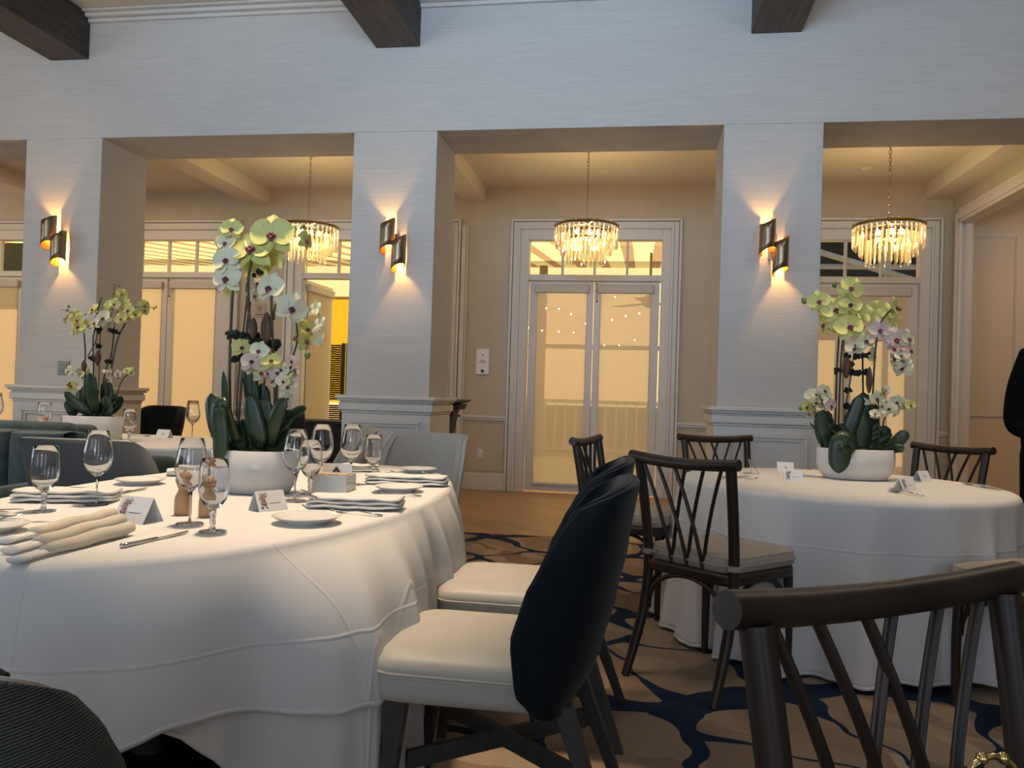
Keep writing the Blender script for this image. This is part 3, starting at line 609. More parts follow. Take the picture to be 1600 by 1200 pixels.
# ================================================================ CHAIRS
def cross_chair():
    t = thing('cross_back_chair', 'x', 'chair', (0, 0, 0), 0, 'dark cross back chairs')
    fl = .205; rl = .215
    for sx in (-1, 1):
        MB().tube(spline([(sx*rl, -.315, 0), (sx*rl*.99, -.265, .12), (sx*rl*.97, -.215, .28), (sx*rl*.97, -.195, .46), (sx*rl*1.0, -.215, .66), (sx*rl*1.04, -.252, .875)], 5), [.0165+.0045*min(1, i/8) for i in range(26)], 12).build('rear_post', WOOD, t, True)
        MB().tube([(sx*fl, .20, 0), (sx*fl, .20, .25), (sx*fl*.98, .195, .44)], [.0145, .018, .019], 12).build('front_leg', WOOD, t, True)
    # curved top rail
    pts = [(-.262+.524*i/14, -.262+.014*(((i-7)/7)**2)-.010, .880+.014*((i-7)/7)**2) for i in range(15)]
    MB().tube(pts, [.0225]+[.023]*13+[.0225], 14).build('top_rail', WOOD, t, 'all' and True)
    def railpt(u): return Vector((u*.225, -.262-.010+.014*((u*.225/.262)**2), .868))
    for a, b in ((-.84, -.36), (-.5, 0), (-.12, .36), (.12, -.36), (.5, 0), (.84, .36)):
        p0 = railpt(a); p2 = Vector((b*.21, -.205, .455)); p1 = Vector((b*.21+(a-b)*.02, -.225, .63))
        dy = .007 if a > 0 else -.007
        P_ = qb(p0, p1, p2, 12); P_ = [q+Vector((0, dy*sin(pi*i/12), 0)) for i, q in enumerate(P_)]
        MB().tube(P_, .0088, 8, flat=.8).build('back_slat', WOOD, t, True)
    # seat frame
    def rsq(hx0, hx1, hy0, hy1, n=10, r=.06):
        out = []
        for cx, cy, a0 in ((hx1-r, hy1-r, 0), (-hx1+r, hy1-r, 90), (-hx0+r, hy0+r, 180), (hx0-r, hy0+r, 270)):
            for k in range(5): a = radians(a0+k*22.5); out.append((cx+r*cos(a), cy+r*sin(a)))
        return out
    MB().prism(rsq(.222, .232, -.225, .225), .425, .47).build('seat_frame', WOOD, t, bevel=.012)
    cu = MB(); pol = rsq(.212, .232, -.212, .235, r=.07); n = len(pol)
    rings = [(.96, .47), (1.0, .478), (1.01, .50), (1.0, .523), (.96, .531), (.7, .541), (.35, .546), (.02, .547)]
    cu.add([(x*s, y*s, z) for s, z in rings for x, y in pol], [(i*n+k, i*n+(k+1) % n, (i+1)*n+(k+1) % n, (i+1)*n+k) for i in range(len(rings)-1) for k in range(n)]+[tuple(range(n))[::-1]])
    c = cu.build('seat_cushion', CUSH, t, 'all')
    pp = [(x*1.012, y*1.012, .4985) for x, y in pol]; pp.append(pp[0])
    MB().tube(pp, .004, 6, cap=False).tube([(x*.985, y*.985, .527) for x, y in pol+[pol[0]]], .004, 6, cap=False).build('piping', CUSH, c, True)
    for sx in (-1, 1):
        MB().lathe([(.024, .487), (.0265, .487), (.0265, .508), (.024, .508)], 12, (sx*.208, -.195, 0), close=True).tube([(sx*.205, -.18, .497), (sx*.19, -.16, .50)], .008, 6).build('tie_strap', CUSH, c, True)
    MB().box(-.155, -.145, -.219, -.214, .475, .515).box(-.165, -.158, -.221, -.216, .463, .492).build('zip_pull', STEEL, c)
    # bentwood arches
    def arch(x0, y0, x1, y1, ztop, zbot=.27, nm='arch_brace'):
        P_ = []
        for i in range(17):
            a = pi*i/16; q = .5-.5*cos(a); P_.append((x0+(x1-x0)*q, y0+(y1-y0)*q, zbot+(ztop-zbot)*sin(a)**.8 if 0 < i < 16 else zbot))
        MB().tube(P_, .0095, 8).build(nm, WOOD, t, True)
    arch(-.185, -.215, .185, -.215, .43); arch(-.18, .20, .18, .20, .43)
    for sx in (-1, 1): arch(sx*.205, -.20, sx*.20, .185, .43)
    return t
XC = cross_chair()
def fdir(fx, fy): return atan2(-fx, fy)
XCs = [((.343, 3.446), fdir(.657, .753), 'dark cross back chair with its back to the camera, left of the right table'),
       ((-.03, 4.455), fdir(.97, -.22), 'dark cross back chair partly hidden behind the tops of the two navy chairs'),
       ((.596, 5.13), fdir(.40, -.92), 'dark cross back chair on far side of the right table, against the right pier'),
       ((1.63, 5.02), fdir(-.82, -.57), 'dark cross back chair behind the right table, right of its white orchid bowl'),
       ((.467, .883), fdir(.57, -.82), 'dark cross back chair in the foreground at bottom right, close to camera'),
       ((1.50, 3.27), fdir(-.56, .83), 'dark cross back chair at right edge, oatmeal seat showing above the foreground rail')]
for i, ((x, y), rz, lb) in enumerate(XCs):
    if i == 0: XC.location = (x, y, 0); XC.rotation_euler = (0, 0, rz); XC['label'] = lb
    else: dup(XC, (x, y, 0), rz, lb)

def interp(tab, z):
    if z <= tab[0][0]: return tab[0][1]
    for (a, p), (b, q) in zip(tab, tab[1:]):
        if z <= b: t_ = (z-a)/(b-a); t_ = t_*t_*(3-2*t_)*.4+t_*.6; return p+(q-p)*t_
    return tab[-1][1]
REAR = [(.386, -.225), (.43, -.262), (.49, -.285), (.62, -.318), (.75, -.345), (.93, -.372)]
WING = [(.386, -.135), (.43, -.095), (.55, -.082), (.65, -.11), (.735, -.150), (.80, -.185), (.874, -.235), (.94, -.34)]
def barrel_chair(name, outer, label, group, high=True, inner=None):
    t = thing(name, label, 'chair', (0, 0, 0), 0, group)
    inner = inner or CREAM
    zt = .918 if high else .885
    def sh(off, u, v, z0=.366):
        s = (u-.5)*2; top = zt-(.055*abs(s)**5 if high else .05*abs(s)**10); zb = z0+(.02*(abs(s)**6) if off == 0 else 0); z = zb+(top-zb)*v
        k = 1 if high else (.94/.885); zz = .386+(z-.386)*k
        yr = interp(REAR, zz) if high else interp(REAR, zz)+.03; yw = interp(WING, zz)
        hw = .272-(.035 if high else .018)*max(0, (v-.7)/.3)**2-.012*max(0, (.1-v)/.1)
        a = s*pi/2; x = (hw-off)*sin(a)/1; f = 1-abs(cos(a))**.75
        y = yr+off*(1-f)+(yw-yr)*f
        return (x, y, z)
    def shell(off, th, nm, m_, pr, nu=64, nv=24, z0=.366):
        mb = MB(); w_ = nu+1
        A_ = [sh(off, i/nu, j/nv, z0) for j in range(nv+1) for i in range(w_)]; B_ = [sh(off+th, i/nu, j/nv, z0) for j in range(nv+1) for i in range(w_)]
        n_ = len(A_); fs = []
        for j in range(nv):
            for i in range(nu):
                q = (j*w_+i, j*w_+i+1, (j+1)*w_+i+1, (j+1)*w_+i); fs.append(q); fs.append(tuple(n_+k for k in q[::-1]))
        for i in range(nu):
            fs.append((i, i+1, n_+i+1, n_+i)); e = nv*w_; fs.append((e+i, e+i+1, n_+e+i+1, n_+e+i))
        for j in range(nv):
            fs.append((j*w_, (j+1)*w_, n_+(j+1)*w_, n_+j*w_)); e = nu; fs.append((j*w_+e, (j+1)*w_+e, n_+(j+1)*w_+e, n_+j*w_+e))
        mb.add(A_+B_, fs); return mb.build(nm, m_, pr, 'all', bevel=.006)
    ob = shell(0, .022, 'backrest_shell', outer, t); ip = shell(.023, .035, 'backrest_pad', inner, t, z0=.42)
    P_ = [sh(.022, i/30, 1) for i in range(31)]; P_ = [sh(.022, 0, j/18) for j in range(19)]+P_[1:]+[sh(.022, 1, 1-j/18) for j in range(1, 19)]
    MB().tube(P_, .0045, 6).build('piping', outer if outer is NAVY else inner, ob, True)
    # seat
    def ring(s, z, r=.07):
        out = []; hx, y0, y1 = .243*s, -.225*s, .275
        y1 = .04+(y1-.04)*s; y0 = .04+(-.195-.04)*s
        for cx, cy, a0 in ((hx-r*s, y1-r*s, 0), (-hx+r*s, y1-r*s, 90), (-hx+.03*s, y0+.03*s, 180), (hx-.03*s, y0+.03*s, 270)):
            rr_ = r*s if a0 < 180 else .03*s
            for k in range(5): a = radians(a0+k*22.5); out.append((cx+rr_*cos(a), cy+rr_*sin(a), z))
        return out
    RG = [(.95, .378), (.985, .383), (1, .40), (1, .445), (.997, .4485), (1.0, .452), (.998, .458), (.975, .475), (.90, .487), (.7, .496), (.4, .50), (.05, .502)]
    mb = MB(); vs = []
    for s, z in RG: vs += ring(s, z)
    n = 20; mb.add(vs, [(i*n+k, i*n+(k+1) % n, (i+1)*n+(k+1) % n, (i+1)*n+k) for i in range(len(RG)-1) for k in range(n)]+[tuple(range(n))[::-1], tuple((len(RG)-1)*n+k for k in range(n))])
    st = mb.build('seat', CREAM, t, 'all')
    rp = ring(1.003, .4485); MB().tube(rp+[rp[0]], .0035, 6, cap=False).tube([(x, y, z-.009) for x, y, z in rp+[rp[0]]], .002, 6, cap=False).build('piping', CREAM, st, True)
    for sx in (-1, 1):
        for sy, (tx, ty), (bx, by) in ((1, (.20, .20), (.225, .235)), (-1, (.17, -.20), (.215, -.345))):
            a_, b_ = .024, .015
            MB().hexa([(sx*bx-b_, by-b_, 0), (sx*bx+b_, by-b_, 0), (sx*bx+b_, by+b_, 0), (sx*bx-b_, by+b_, 0)], [(sx*tx-a_, ty-a_, .385), (sx*tx+a_, ty-a_, .385), (sx*tx+a_, ty+a_, .385), (sx*tx-a_, ty+a_, .385)]).build('leg', LEGM, t, bevel=.003)
    for sx in (-1, 1):
        o = MB().hexa([(-.28, -.010, .20), (.28, -.010, .20), (.28, .010, .20), (-.28, .010, .20)], [(-.28, -.010, .245), (.28, -.010, .245), (.28, .010, .245), (-.28, .010, .245)])
        o.xf(Matrix.Translation((0, -.03+.0, .001*sx)) @ Matrix.Rotation(sx*radians(49), 4, 'Z')).build('cross_stretcher', LEGM, t, bevel=.002)
    return t
NV = barrel_chair('navy_velvet_chair', NAVY, 'navy velvet high back chair with cream seat, nearest to the camera', 'navy velvet chairs', inner=NAVY)
NV.location = (-.362, 2.13, 0); NV.rotation_euler = (0, 0, pi/2)
dup(NV, (-.378, 2.83, 0), pi/2, 'navy velvet high back chair with cream seat, second along the left table')
dup(NV, (-4.53, 6.88, 0), pi, 'navy chair back beyond the far left table, between left orchid and small card')
dup(NV, (-3.30, 6.88, 0), pi+.1, 'navy chair beyond the far left table, mostly behind the tall orchid leaves')
GR = barrel_chair('twill_chair', TWILL, 'grey twill chair back behind the wine glasses on the left table', 'grey backed dining chairs', high=False)
GR.location = (-2.38, 3.42, 0); GR.rotation_euler = (0, 0, .10); GR.scale = (1.08, 1.08, 1.0)
FC = barrel_chair('cream_barrel_chair', CREAM, 'pale cream chair facing us at the far end of the left table', 'pale barrel chairs', high=False, inner=mat('stone_fabric', (.40, .385, .35), .8, var=.04, ns=60))
FC.location = (-1.27, 4.40, 0); FC.rotation_euler = (0, 0, pi-.12)
dup(FC, (-1.99, 4.9, 0), pi/2+.5, 'brown shadowed chair with pale rim, between tall orchid and the middle pier')
RB = barrel_chair('ribbed_chair', RIB, 'charcoal ribbed chair back with beige edge in the bottom left corner', 'grey backed dining chairs', high=False)
RB.location = (-.89, 1.03, 0); RB.rotation_euler = (0, 0, .10); RB.scale = (1, 1, .93)
# strap
t = thing('carry_strap', 'black strap end with red thread above the charcoal ribbed chair', 'strap', (-.83, .93, .765))
MB().tube([(-.03, .0, -.05), (-.03, 0, -.01), (-.02, .0, .004), (.045, -.01, -.014)], .0065, 8).build('cord', BLACK, t, True); MB().tube([(-.03, -.006, .001), (-.004, -.008, .003)], .003, 6).build('thread', mat('red_thread', (.25, .02, .02), .7), t, True)

# sofa
t = thing('channel_back_sofa', 'teal velvet channel back sofa at the left edge', 'sofa', (-3.76, 3.80, 0), radians(2))
def arc_pad(x0, x1, y, z0, z1, d):
    m = MB()
    def fn(u, v):
        a = pi*u; zz = z0+(z1-z0)*v; e = 1-.35*max(0, (v-.8)/.2)**2
        return ((x0+x1)/2-(x1-x0)/2*cos(a), y-d*sin(a)**.7*e, zz)
    m.grid(fn, 12, 10); m.grid(lambda u, v: ((x0+x1)/2-(x1-x0)/2*cos(pi*u), y-d*.65*sin(pi*u)**.7*(1-v)+.12*v, z1+.010*sin(pi*v)), 12, 4); return m
for k in range(7): arc_pad(-1.25+k*.29, -.96+k*.29, 0, .42, .868-.003*k, .075).build('back_channel', TEAL, t, 'all')
MB().box(-1.3, .80, .11, .17, .08, .858).build('back_frame', TEAL, t, bevel=.02); MB().box(-1.3, .8, -.62, .11, .12, .40).build('base', TEAL, t, bevel=.03)
for k in range(3): MB().box(-1.28+k*.69, -.60+k*.69, -.62, -.05, .40, .48).build('seat_cushion', TEAL, t, bevel=.03)
MB().box(.70, .86, -.60, .16, .1, .62).build('armrest', TEAL, t, bevel=.05, seg=4)
for x in (-1.2, .7):
    for y in (-.55, .08): MB().box(x-.02, x+.02, y-.02, y+.02, 0, .12).build('leg', LEGM, t)
t = thing('round_back_sofa', 'darker teal tufted sofa back just behind the channel back sofa', 'sofa', (-4.02, 4.08, 0), radians(1))
MB().box(-.9, .95, 0, .16, .1, .885).build('back_frame', TEAL, t, bevel=.04, seg=4)
for k in range(3): MB().box(-.88+k*.61, -.29+k*.61, -.09, .02, .42, .900).build('back_cushion', TEAL, t, bevel=.045, seg=4)
MB().box(-.9, .95, -.02, .14, .02, .12).build('plinth', LEGM, t)
t = thing('velvet_armchair', 'dark velvet chair beside the left table, seen only at the left picture edge', 'chair', (-2.62, 2.35, 0), radians(-60))
MB().lathe([(.30, .30), (.33, .45), (.335, .70), (.31, .80), (.27, .80), (.255, .70), (.25, .45), (.22, .30)], 32, close=True).build('barrel_back', GREENV, t, 'all'); MB().lathe([(.001, .3), (.24, .3), (.25, .38), (.22, .44), (.001, .45)], 32).build('seat', GREENV, t, 'all'); MB().lathe([(.001, 0), (.22, 0), (.20, .03), (.04, .05), (.035, .3), (.001, .3)], 24).build('pedestal', LEGM, t, True)
t = thing('velvet_stool', 'dark green rounded stool top peeping out beside the grey twill chair', 'stool', (-2.55, 3.98, 0))
MB().lathe([(.001, .60), (.10, .60), (.135, .625), (.145, .67), (.13, .715), (.08, .74), (.001, .745)], 32).build('seat', GREENV, t, 'all'); MB().lathe([(.001, 0), (.13, 0), (.12, .02), (.03, .05), (.028, .60), (.001, .60)], 24).build('pedestal', BLACK, t, True)

# ================================================================ TABLES AND CLOTHS
def sup(a, b, n, th):
    c, s_ = cos(th), sin(th); r = (abs(c/a)**n+abs(s_/b)**n)**(-1/n); return r
def cloth(name, c, a, b, n, ztop, hem, flare, folds, label, group=None, lift=0.0, nth=240, nz=26, sat=False):
    rim = .030
    mb = MB(); vs = []; fs = []
    def off(th, t_, drop):
        f = flare(th)*((1-math.exp(-t_/.17)) if sat else t_**1.15)
        g = 0
        for k, amp, ph in folds: w_ = sin(k*th+ph+.9*sin(3*th+ph)); g += amp*(w_ if w_ < 0 else w_**2*1.3)*(.45+.55*sin(2.3*th+ph*2)**2)
        return f+g*t_**.8
    rows = []
    for q in (.02, .3, .6, .85, .95): rows.append(('top', q))
    for q in range(1, 6): rows.append(('rim', q/5*(.74 if sat else .94)))
    for q in range(1, nz+1): rows.append(('side', q/nz))
    for kind, q in rows:
        for k in range(nth):
            th = 2*pi*k/nth; R_ = sup(a, b, n, th)+lift
            if kind == 'top': r_, z = (R_-rim)*q/.95, ztop
            elif kind == 'rim': r_, z = R_-rim+rim*sin(q*pi/2), ztop-rim*(1-cos(q*pi/2))
            else:
                h = hem(th); qe = (.74 if sat else .94)*pi/2; zs = ztop-rim*(1-cos(qe)); z = zs-(zs-h)*q; tt = (zs-z)/.7; r_ = R_-rim*(1-sin(qe))+off(th, tt, 0)
            vs.append((c[0]+r_*cos(th), c[1]+r_*sin(th), z))
    m = len(rows)
    for i in range(m-1):
        for k in range(nth):
            k2 = (k+1) % nth; fs.append((i*nth+k, i*nth+k2, (i+1)*nth+k2, (i+1)*nth+k))
    fs.append(tuple(range(nth))[::-1]); mb.add(vs, fs)
    o = mb.build(name, LINEN, None, 'all'); tag(o, label, 'tablecloth', group)
    md = o.modifiers.new('s', 'SOLIDIFY'); md.thickness = .0015; md.offset = -1
    # hem band
    e = (m-1)*nth; hb = MB(); hv = []
    for k in range(nth):
        th = 2*pi*k/nth; R_ = sup(a, b, n, th)+lift; h = hem(th); qe = (.74 if sat else .94)*pi/2; zs = ztop-rim*(1-cos(qe)); r_ = R_-rim*(1-sin(qe))+off(th, (zs-h)/.7, 0)+.0015
        hv.append((c[0]+r_*cos(th), c[1]+r_*sin(th), h)); 
    for k in range(nth):
        th = 2*pi*k/nth; R_ = sup(a, b, n, th)+lift; h = hem(th)+.014; qe = (.74 if sat else .94)*pi/2; zs = ztop-rim*(1-cos(qe)); r_ = R_-rim*(1-sin(qe))+off(th, (zs-h)/.7, 0)+.0022
        hv.append((c[0]+r_*cos(th), c[1]+r_*sin(th), h))
    hb.add(hv, [(k, (k+1) % nth, nth+(k+1) % nth, nth+k) for k in range(nth)])
    hb.build('stitched_hem', LINEN, o, 'all', solid=.001)
    return o
def gauss(x, m, s): return math.exp(-((x-m)/s)**2)
def lerp_tab(tab, x):
    if x <= tab[0][0]: return tab[0][1]
    for (a, p), (b, q) in zip(tab, tab[1:]):
        if x <= b: return p+(q-p)*(x-a)/(b-a)
    return tab[-1][1]
def deg(th):
    d = math.degrees(th); return d-360 if d > 180 else d
TZ = .747
def pedestal_table(label, c, a, b, n, group='dressed dining tables'):
    t = thing('dining_table', label, 'table', (c[0], c[1], 0), 0, group)
    pol = [((sup(a, b, n, 2*pi*k/64)-.012)*cos(2*pi*k/64), (sup(a, b, n, 2*pi*k/64)-.012)*sin(2*pi*k/64)) for k in range(64)]
    MB().prism(pol, .70, .735).build('tabletop', mat('plywood', (.35, .24, .14), .6), t)
    for s_ in ((-1, 1) if b > 1 or a > 1 else (0,)):
        ox, oy = (0, s_*.55) if b > 1 else (s_*.7, 0)
        MB().lathe([(.001, 0), (.26, 0), (.24, .03), (.06, .06), (.045, .12), (.045, .64), (.12, .70), (.001, .70)], 24, (ox, oy, 0)).build('pedestal', BLACK, t, True)
    return t
LC = (-1.39, 2.76); LA, LB, LN = .675, 1.28, 2.25
pedestal_table('oval table under white cloth at the left foreground', LC, LA, LB, LN)
uh = lambda th: lerp_tab([(-180, .04), (-88, .30), (-80, .33), (-76, .36), (-70, .40), (-66, .30), (-63, .21), (-59, .09), (-52, .04), (180, .04)], deg(th))
oh = lambda th: lerp_tab([(-180, .36), (-110, .3), (-88, .22), (-80, .31), (-76, .36), (-70, .405), (-66, .40), (-60, .385), (-52, .37), (-40, .365), (-20, .37), (60, .40), (180, .36)], deg(th))
FT = [(-180, .05), (-120, .05), (-92, .045), (-80, .05), (-66, .10), (-58, .17), (-48, .295), (-40, .235), (-30, .15), (-20, .10), (-8, .08), (2, .08), (20, .095), (35, .06), (60, .045), (180, .05)]
def lfl(th):
    d = deg(th); return (lerp_tab(FT, d-4)+2*lerp_tab(FT, d)+lerp_tab(FT, d+4))/4+.02*gauss(d, -47.5, 1.5)
folds = [(9, .020, .3), (19, .050, 1.1), (31, .030, 2.0)]
cloth('tablecloth', LC, LA, LB, LN, TZ-.004, uh, lambda th: lfl(th)-.012, folds, 'long white under-cloth hanging to the carpet below the left oval table', 'white tablecloths', sat=True)
cloth('tablecloth', LC, LA, LB, LN, TZ, oh, lfl, folds, 'white top cloth with creases draped over the left foreground oval table', 'white tablecloths', lift=.004, sat=True)
RC = (.985, 4.20); RA = .77
pedestal_table('round table under floor length white cloth at right', RC, RA, RA, 2)
cloth('tablecloth', RC, RA, RA, 2, TZ, lambda th: .012+.02*gauss(deg(th), -70, 25), lambda th: .03+.045*gauss(abs(deg(th)), 180, 40), [(11, .024, .4), (19, .042, 2.2), (31, .020, 1)], 'floor length white cloth draped over the right round table', 'white tablecloths', nth=300)
C2 = (-3.78, 5.0); pedestal_table('long oval table under white cloth behind the grey and teal seats', C2, 1.42, .60, 3)
cloth('tablecloth', C2, 1.42, .60, 3, TZ, lambda th: .25, lambda th: .05, [(13, .010, .4), (29, .008, 2.2)], 'white cloth on the far left table under the left orchid bowl', 'white tablecloths')
ZT = TZ+.0006

# ================================================================ GLASSWARE
def wine():
    t = thing('wine_glass', 'x', 'wine glass', (0, 0, 0), 0, 'stemmed wine glasses')
    out = [(.030, .235), (.036, .205), (.0425, .175), (.044, .150), (.040, .128), (.029, .108), (.014, .096), (.0055, .088)]
    inn = [(.0012+0*0, .0985), (.012, .101), (.027, .112), (.0385, .130), (.0428, .150), (.0413, .175), (.0350, .205), (.0292, .235)]
    MB().lathe([(.0001, .086)]+out[::-1]+[(.0296, .2355)]+inn[::-1]+[(.0001, .098)], 28).build('bowl', GLASS, t, 'all')
    MB().lathe([(.0001, .004), (.0045, .006), (.0034, .02), (.0032, .06), (.0050, .086), (.0001, .0865)], 14).build('stem', GLASS, t, 'all')
    MB().lathe([(.0001, 0), (.036, 0), (.037, .0012), (.034, .0024), (.012, .0042), (.0001, .0055)], 28).build('foot', GLASS, t, 'all')
    return t
def goblet():
    t = thing('water_goblet', 'x', 'goblet', (0, 0, 0), 0, 'short stemmed water goblets')
    out = [(.0335, .190), (.037, .165), (.0395, .135), (.039, .110), (.0335, .085), (.022, .067), (.010, .058)]
    inn = [(.0012, .066), (.012, .068), (.025, .076), (.0345, .092), (.0378, .112), (.0383, .135), (.0358, .165), (.0325, .190)]
    MB().lathe([(.0001, .056)]+out[::-1]+[(.033, .1905)]+inn[::-1]+[(.0001, .0655)], 28).build('bowl', GLASS, t, 'all')
    MB().lathe([(.0001, .003), (.012, .006), (.0055, .016), (.0085, .024), (.006, .034), (.0095, .045), (.0075, .056), (.0001, .057)], 16).build('stem', GLASS, t, 'all')
    MB().lathe([(.0001, 0), (.0335, 0), (.035, .0012), (.031, .003), (.013, .0055), (.0001, .006)], 28).build('foot', GLASS, t, 'all')
    return t
WG = [((-1.661, 2.29), .98, 'wine glass in front of the grey twill chair, left of the near place card'),
      ((-1.213, 2.065), 1.0, 'wine glass in front of the wooden mills on the left table'),
      ((-1.146, 2.60), 1.03, 'wine glass right in front of the tall orchid bowl'),
      ((-1.225, 3.02), 1.03, 'wine glass just behind the white caddy on the left table'),
      ((-1.139, 3.12), 1.03, 'wine glass standing right of the white caddy, left table'),
      ((-3.13, 5.32), 1.15, 'wine glass on the far left table, beside the tall orchid leaf'),
      ((-4.56, 5.15), 1.2, 'wine glass on far left table, farthest left against the left pier'),
      ((-4.86, 5.2), 1.15, 'wine glass on the far left table cut by the left picture edge')]
w0 = wine()
for i, ((x, y), s_, lb) in enumerate(WG):
    if i == 0: w0.location = (x, y, ZT); w0.scale = (s_,)*3; w0['label'] = lb
    else: dup(w0, (x, y, ZT), i*.4, lb, s=s_)
GG = [((-1.712, 2.127), 1.0, 'water goblet at far left of the left table, beside the folded napkin'),
      ((-1.095, 1.975), 1.0, 'water goblet nearest the camera, right of the wooden mills'),
      ((-1.17, 2.785), 1.02, 'water goblet in front of the white caddy left side'),
      ((-1.128, 3.36), 1.0, 'water goblet in front of the pale cream chair, rightmost on left table'),
      ((-3.265, 4.80), 1.12, 'water goblet on the far left table, right of the left orchid bowl'),
      ((-4.085, 5.05), 1.2, 'water goblet on the far left table between the two small mills')]
g0 = goblet()
for i, ((x, y), s_, lb) in enumerate(GG):
    if i == 0: g0.location = (x, y, ZT); g0.scale = (s_,)*3; g0['label'] = lb
    else: dup(g0, (x, y, ZT), i*.4, lb, s=s_)

# ================================================================ PLATES
def plate():
    t = MB().lathe([(.0001, .002), (.045, .0), (.050, .0), (.053, .004), (.080, .014), (.090, .019), (.0915, .0205), (.090, .021), (.080, .0165), (.055, .0065), (.045, .005), (.0001, .0055)], 48).build('side_plate', CHINA, None, 'all')
    o = thing('side_plate', 'x', 'plate', (0, 0, 0), 0, 'white side plates'); t.name = 'dish'; t.parent = o
    MB().lathe([(.046, .0), (.052, .0), (.052, .0018), (.046, .0018)], 32, close=True).build('foot_ring', CHINA, o, True)
    return o
PL = [((-1.865, 2.82), 1.0, 'white side plate beside the grey twill chair, left table'),
      ((-.925, 2.185), 1.06, 'white side plate nearest the camera, front right of the left table'),
      ((-.900, 2.99), 1.02, 'white side plate between two napkins on the right rim of left table'),
      ((-1.03, 3.73), 1.0, 'white side plate at the far end of left table before cream chair'),
      ((-1.60, 1.80), 1.0, 'white side plate at left picture edge under the fork tips')]
p0 = plate()
for i, ((x, y), s_, lb) in enumerate(PL):
    if i == 0: p0.location = (x, y, ZT); p0.scale = (s_,)*3; p0['label'] = lb
    else: dup(p0, (x, y, ZT), i*.4, lb, s=s_)

# ================================================================ NAPKINS
NAPM = mat('napkin_linen', (.74, .73, .70), .9, var=.03, ns=200, bump=.2); NAPC = mat('ivory_napkin_linen', (.58, .54, .44), .9, var=.04, ns=200, bump=.2)
def napkin(label, loc, rz, L_, Wd, layers, m_, group='folded linen napkins', h=.0075, roll=False):
    t = thing('folded_napkin', label, 'napkin', (loc[0], loc[1], ZT+.0035), rz, group)
    for k in range(layers):
        sh_ = random.uniform(-.004, .004); w_ = Wd*(1-.05*k)
        z0 = h*k
        def prof(u):
            a = 2*pi*u; cx, cz = cos(a), sin(a)
            return (w_/2*(abs(cx)**.55)*(1 if cx > 0 else -1), h*.5*(abs(cz)**.6)*(1 if cz > 0 else -1))
        mb = MB()
        def fn(u, v):
            y, z = prof(u); x = (v-.5)*L_; e = 1-.25*(abs(v-.5)*2)**14
            wob = .0014*sin(x*60+k*2)+.0010*sin(x*33+y*40+k)
            return (x+sh_, y*e+sh_*.6, z0+h*.5+z*e+wob)
        mb.grid(fn, 20, 30, wrap=True)
        nn = len(mb.v); mb.f.append(tuple(range(20))); mb.f.append(tuple(nn-20+i for i in range(20))[::-1])
        mb.build('fold', m_, t, 'all')
    return t
napkin('white folded napkin lying behind the leftmost goblet', (-1.79, 2.33), radians(17), .30, .13, 3, NAPM, h=.012)
# fan-shaped near napkin: three soft rolls side by side
t = thing('pleated_napkin', 'ivory pleated napkin in the left foreground under the fork tips', 'napkin', (-1.35, 1.74, ZT), 0, 'folded linen napkins')
for k, (p, q) in enumerate((((-1.262, 1.576), (-1.259, 1.868)), ((-1.348, 1.658), (-1.350, 1.966)), ((-1.439, 1.752), (-1.431, 2.044)))):
    P0 = Vector((p[0]+1.35, p[1]-1.74, .014)); P1 = Vector((q[0]+1.35, q[1]-1.74, .019)); dv = (P1-P0)
    pts = [P0+dv*(i/10)+Vector((0, 0, .002*sin(i*1.3+k))) for i in range(11)]
    MB().tube(pts, [.013+.0055*min(1, i/4)-.002*(i == 10) for i in range(11)], 16, flat=.85).build('pleat', NAPC, t, 'all')
    e0 = P0-dv.normalized()*.085; pts = [e0+(P0+dv.normalized()*.01-e0)*(i/5)+Vector((0, 0, -.003)) for i in range(6)]
    MB().tube(pts, [.020, .018, .0165, .015, .014, .0125], 14, flat=.42).build('loose_end', NAPM, t, 'all')

napkin('white rolled napkin on right front rim of left table, beside the nearest plate', (-.895, 2.515), radians(6), .30, .135, 3, NAPM, h=.0125)
napkin('white rolled napkin on right rim behind the middle side plate', (-.93, 3.22), radians(2), .33, .13, 3, NAPM, h=.0125)
napkin('white folded napkin at far side, left of the wooden mills', (-1.86, 3.18), radians(30), .20, .12, 3, NAPM, h=.008)
napkin('white folded napkin at the far end behind the white caddy', (-1.29, 3.66), radians(20), .17, .12, 3, NAPM, h=.010)

# ================================================================ CUTLERY
def knife(sc=1):
    t = thing('table_knife', 'x', 'knife', (0, 0, 0), 0, 'steel cutlery')
    MB().tube([(-.115, 0, .006), (-.10, 0, .006), (-.06, 0, .0055), (0, 0, .005)], [.0065, .0068, .0055, .0045], 10, flat=.75).ball((-.115, 0, .006), .0066, 8).build('handle', STEEL, t, 'all')
    MB().prism([(0, -.0045), (.03, -.008), (.08, -.009), (.112, -.004), (.118, .004), (.06, .0055), (0, .0045)], .0035, .0052).build('blade', STEEL, t, bevel=.0006)
    return t
def fork():
    t = thing('table_fork', 'x', 'fork', (0, 0, 0), 0, 'steel cutlery')
    MB().tube([(-.10, 0, .004), (-.06, 0, .007), (-.01, 0, .010), (.03, 0, .005)], [.0065, .0048, .003, .0032], 10, flat=.45).build('handle', STEEL, t, 'all')
    MB().grid(lambda u, v: (.028+v*.028, (u-.5)*(.008+.016*min(1, v*2)), .005-.003*sin(v*pi/2)+.0015*(2*u-1)**2), 8, 6).build('neck', STEEL, t, 'all', solid=.0016)
    for k in range(4):
        y = -.0102+k*.0068; MB().tube([(.054, y, .002), (.075, y, .003), (.096, y*.95, .0085)], [.0016, .0014, .0008], 6).build('tine', STEEL, t, 'all')
    return t
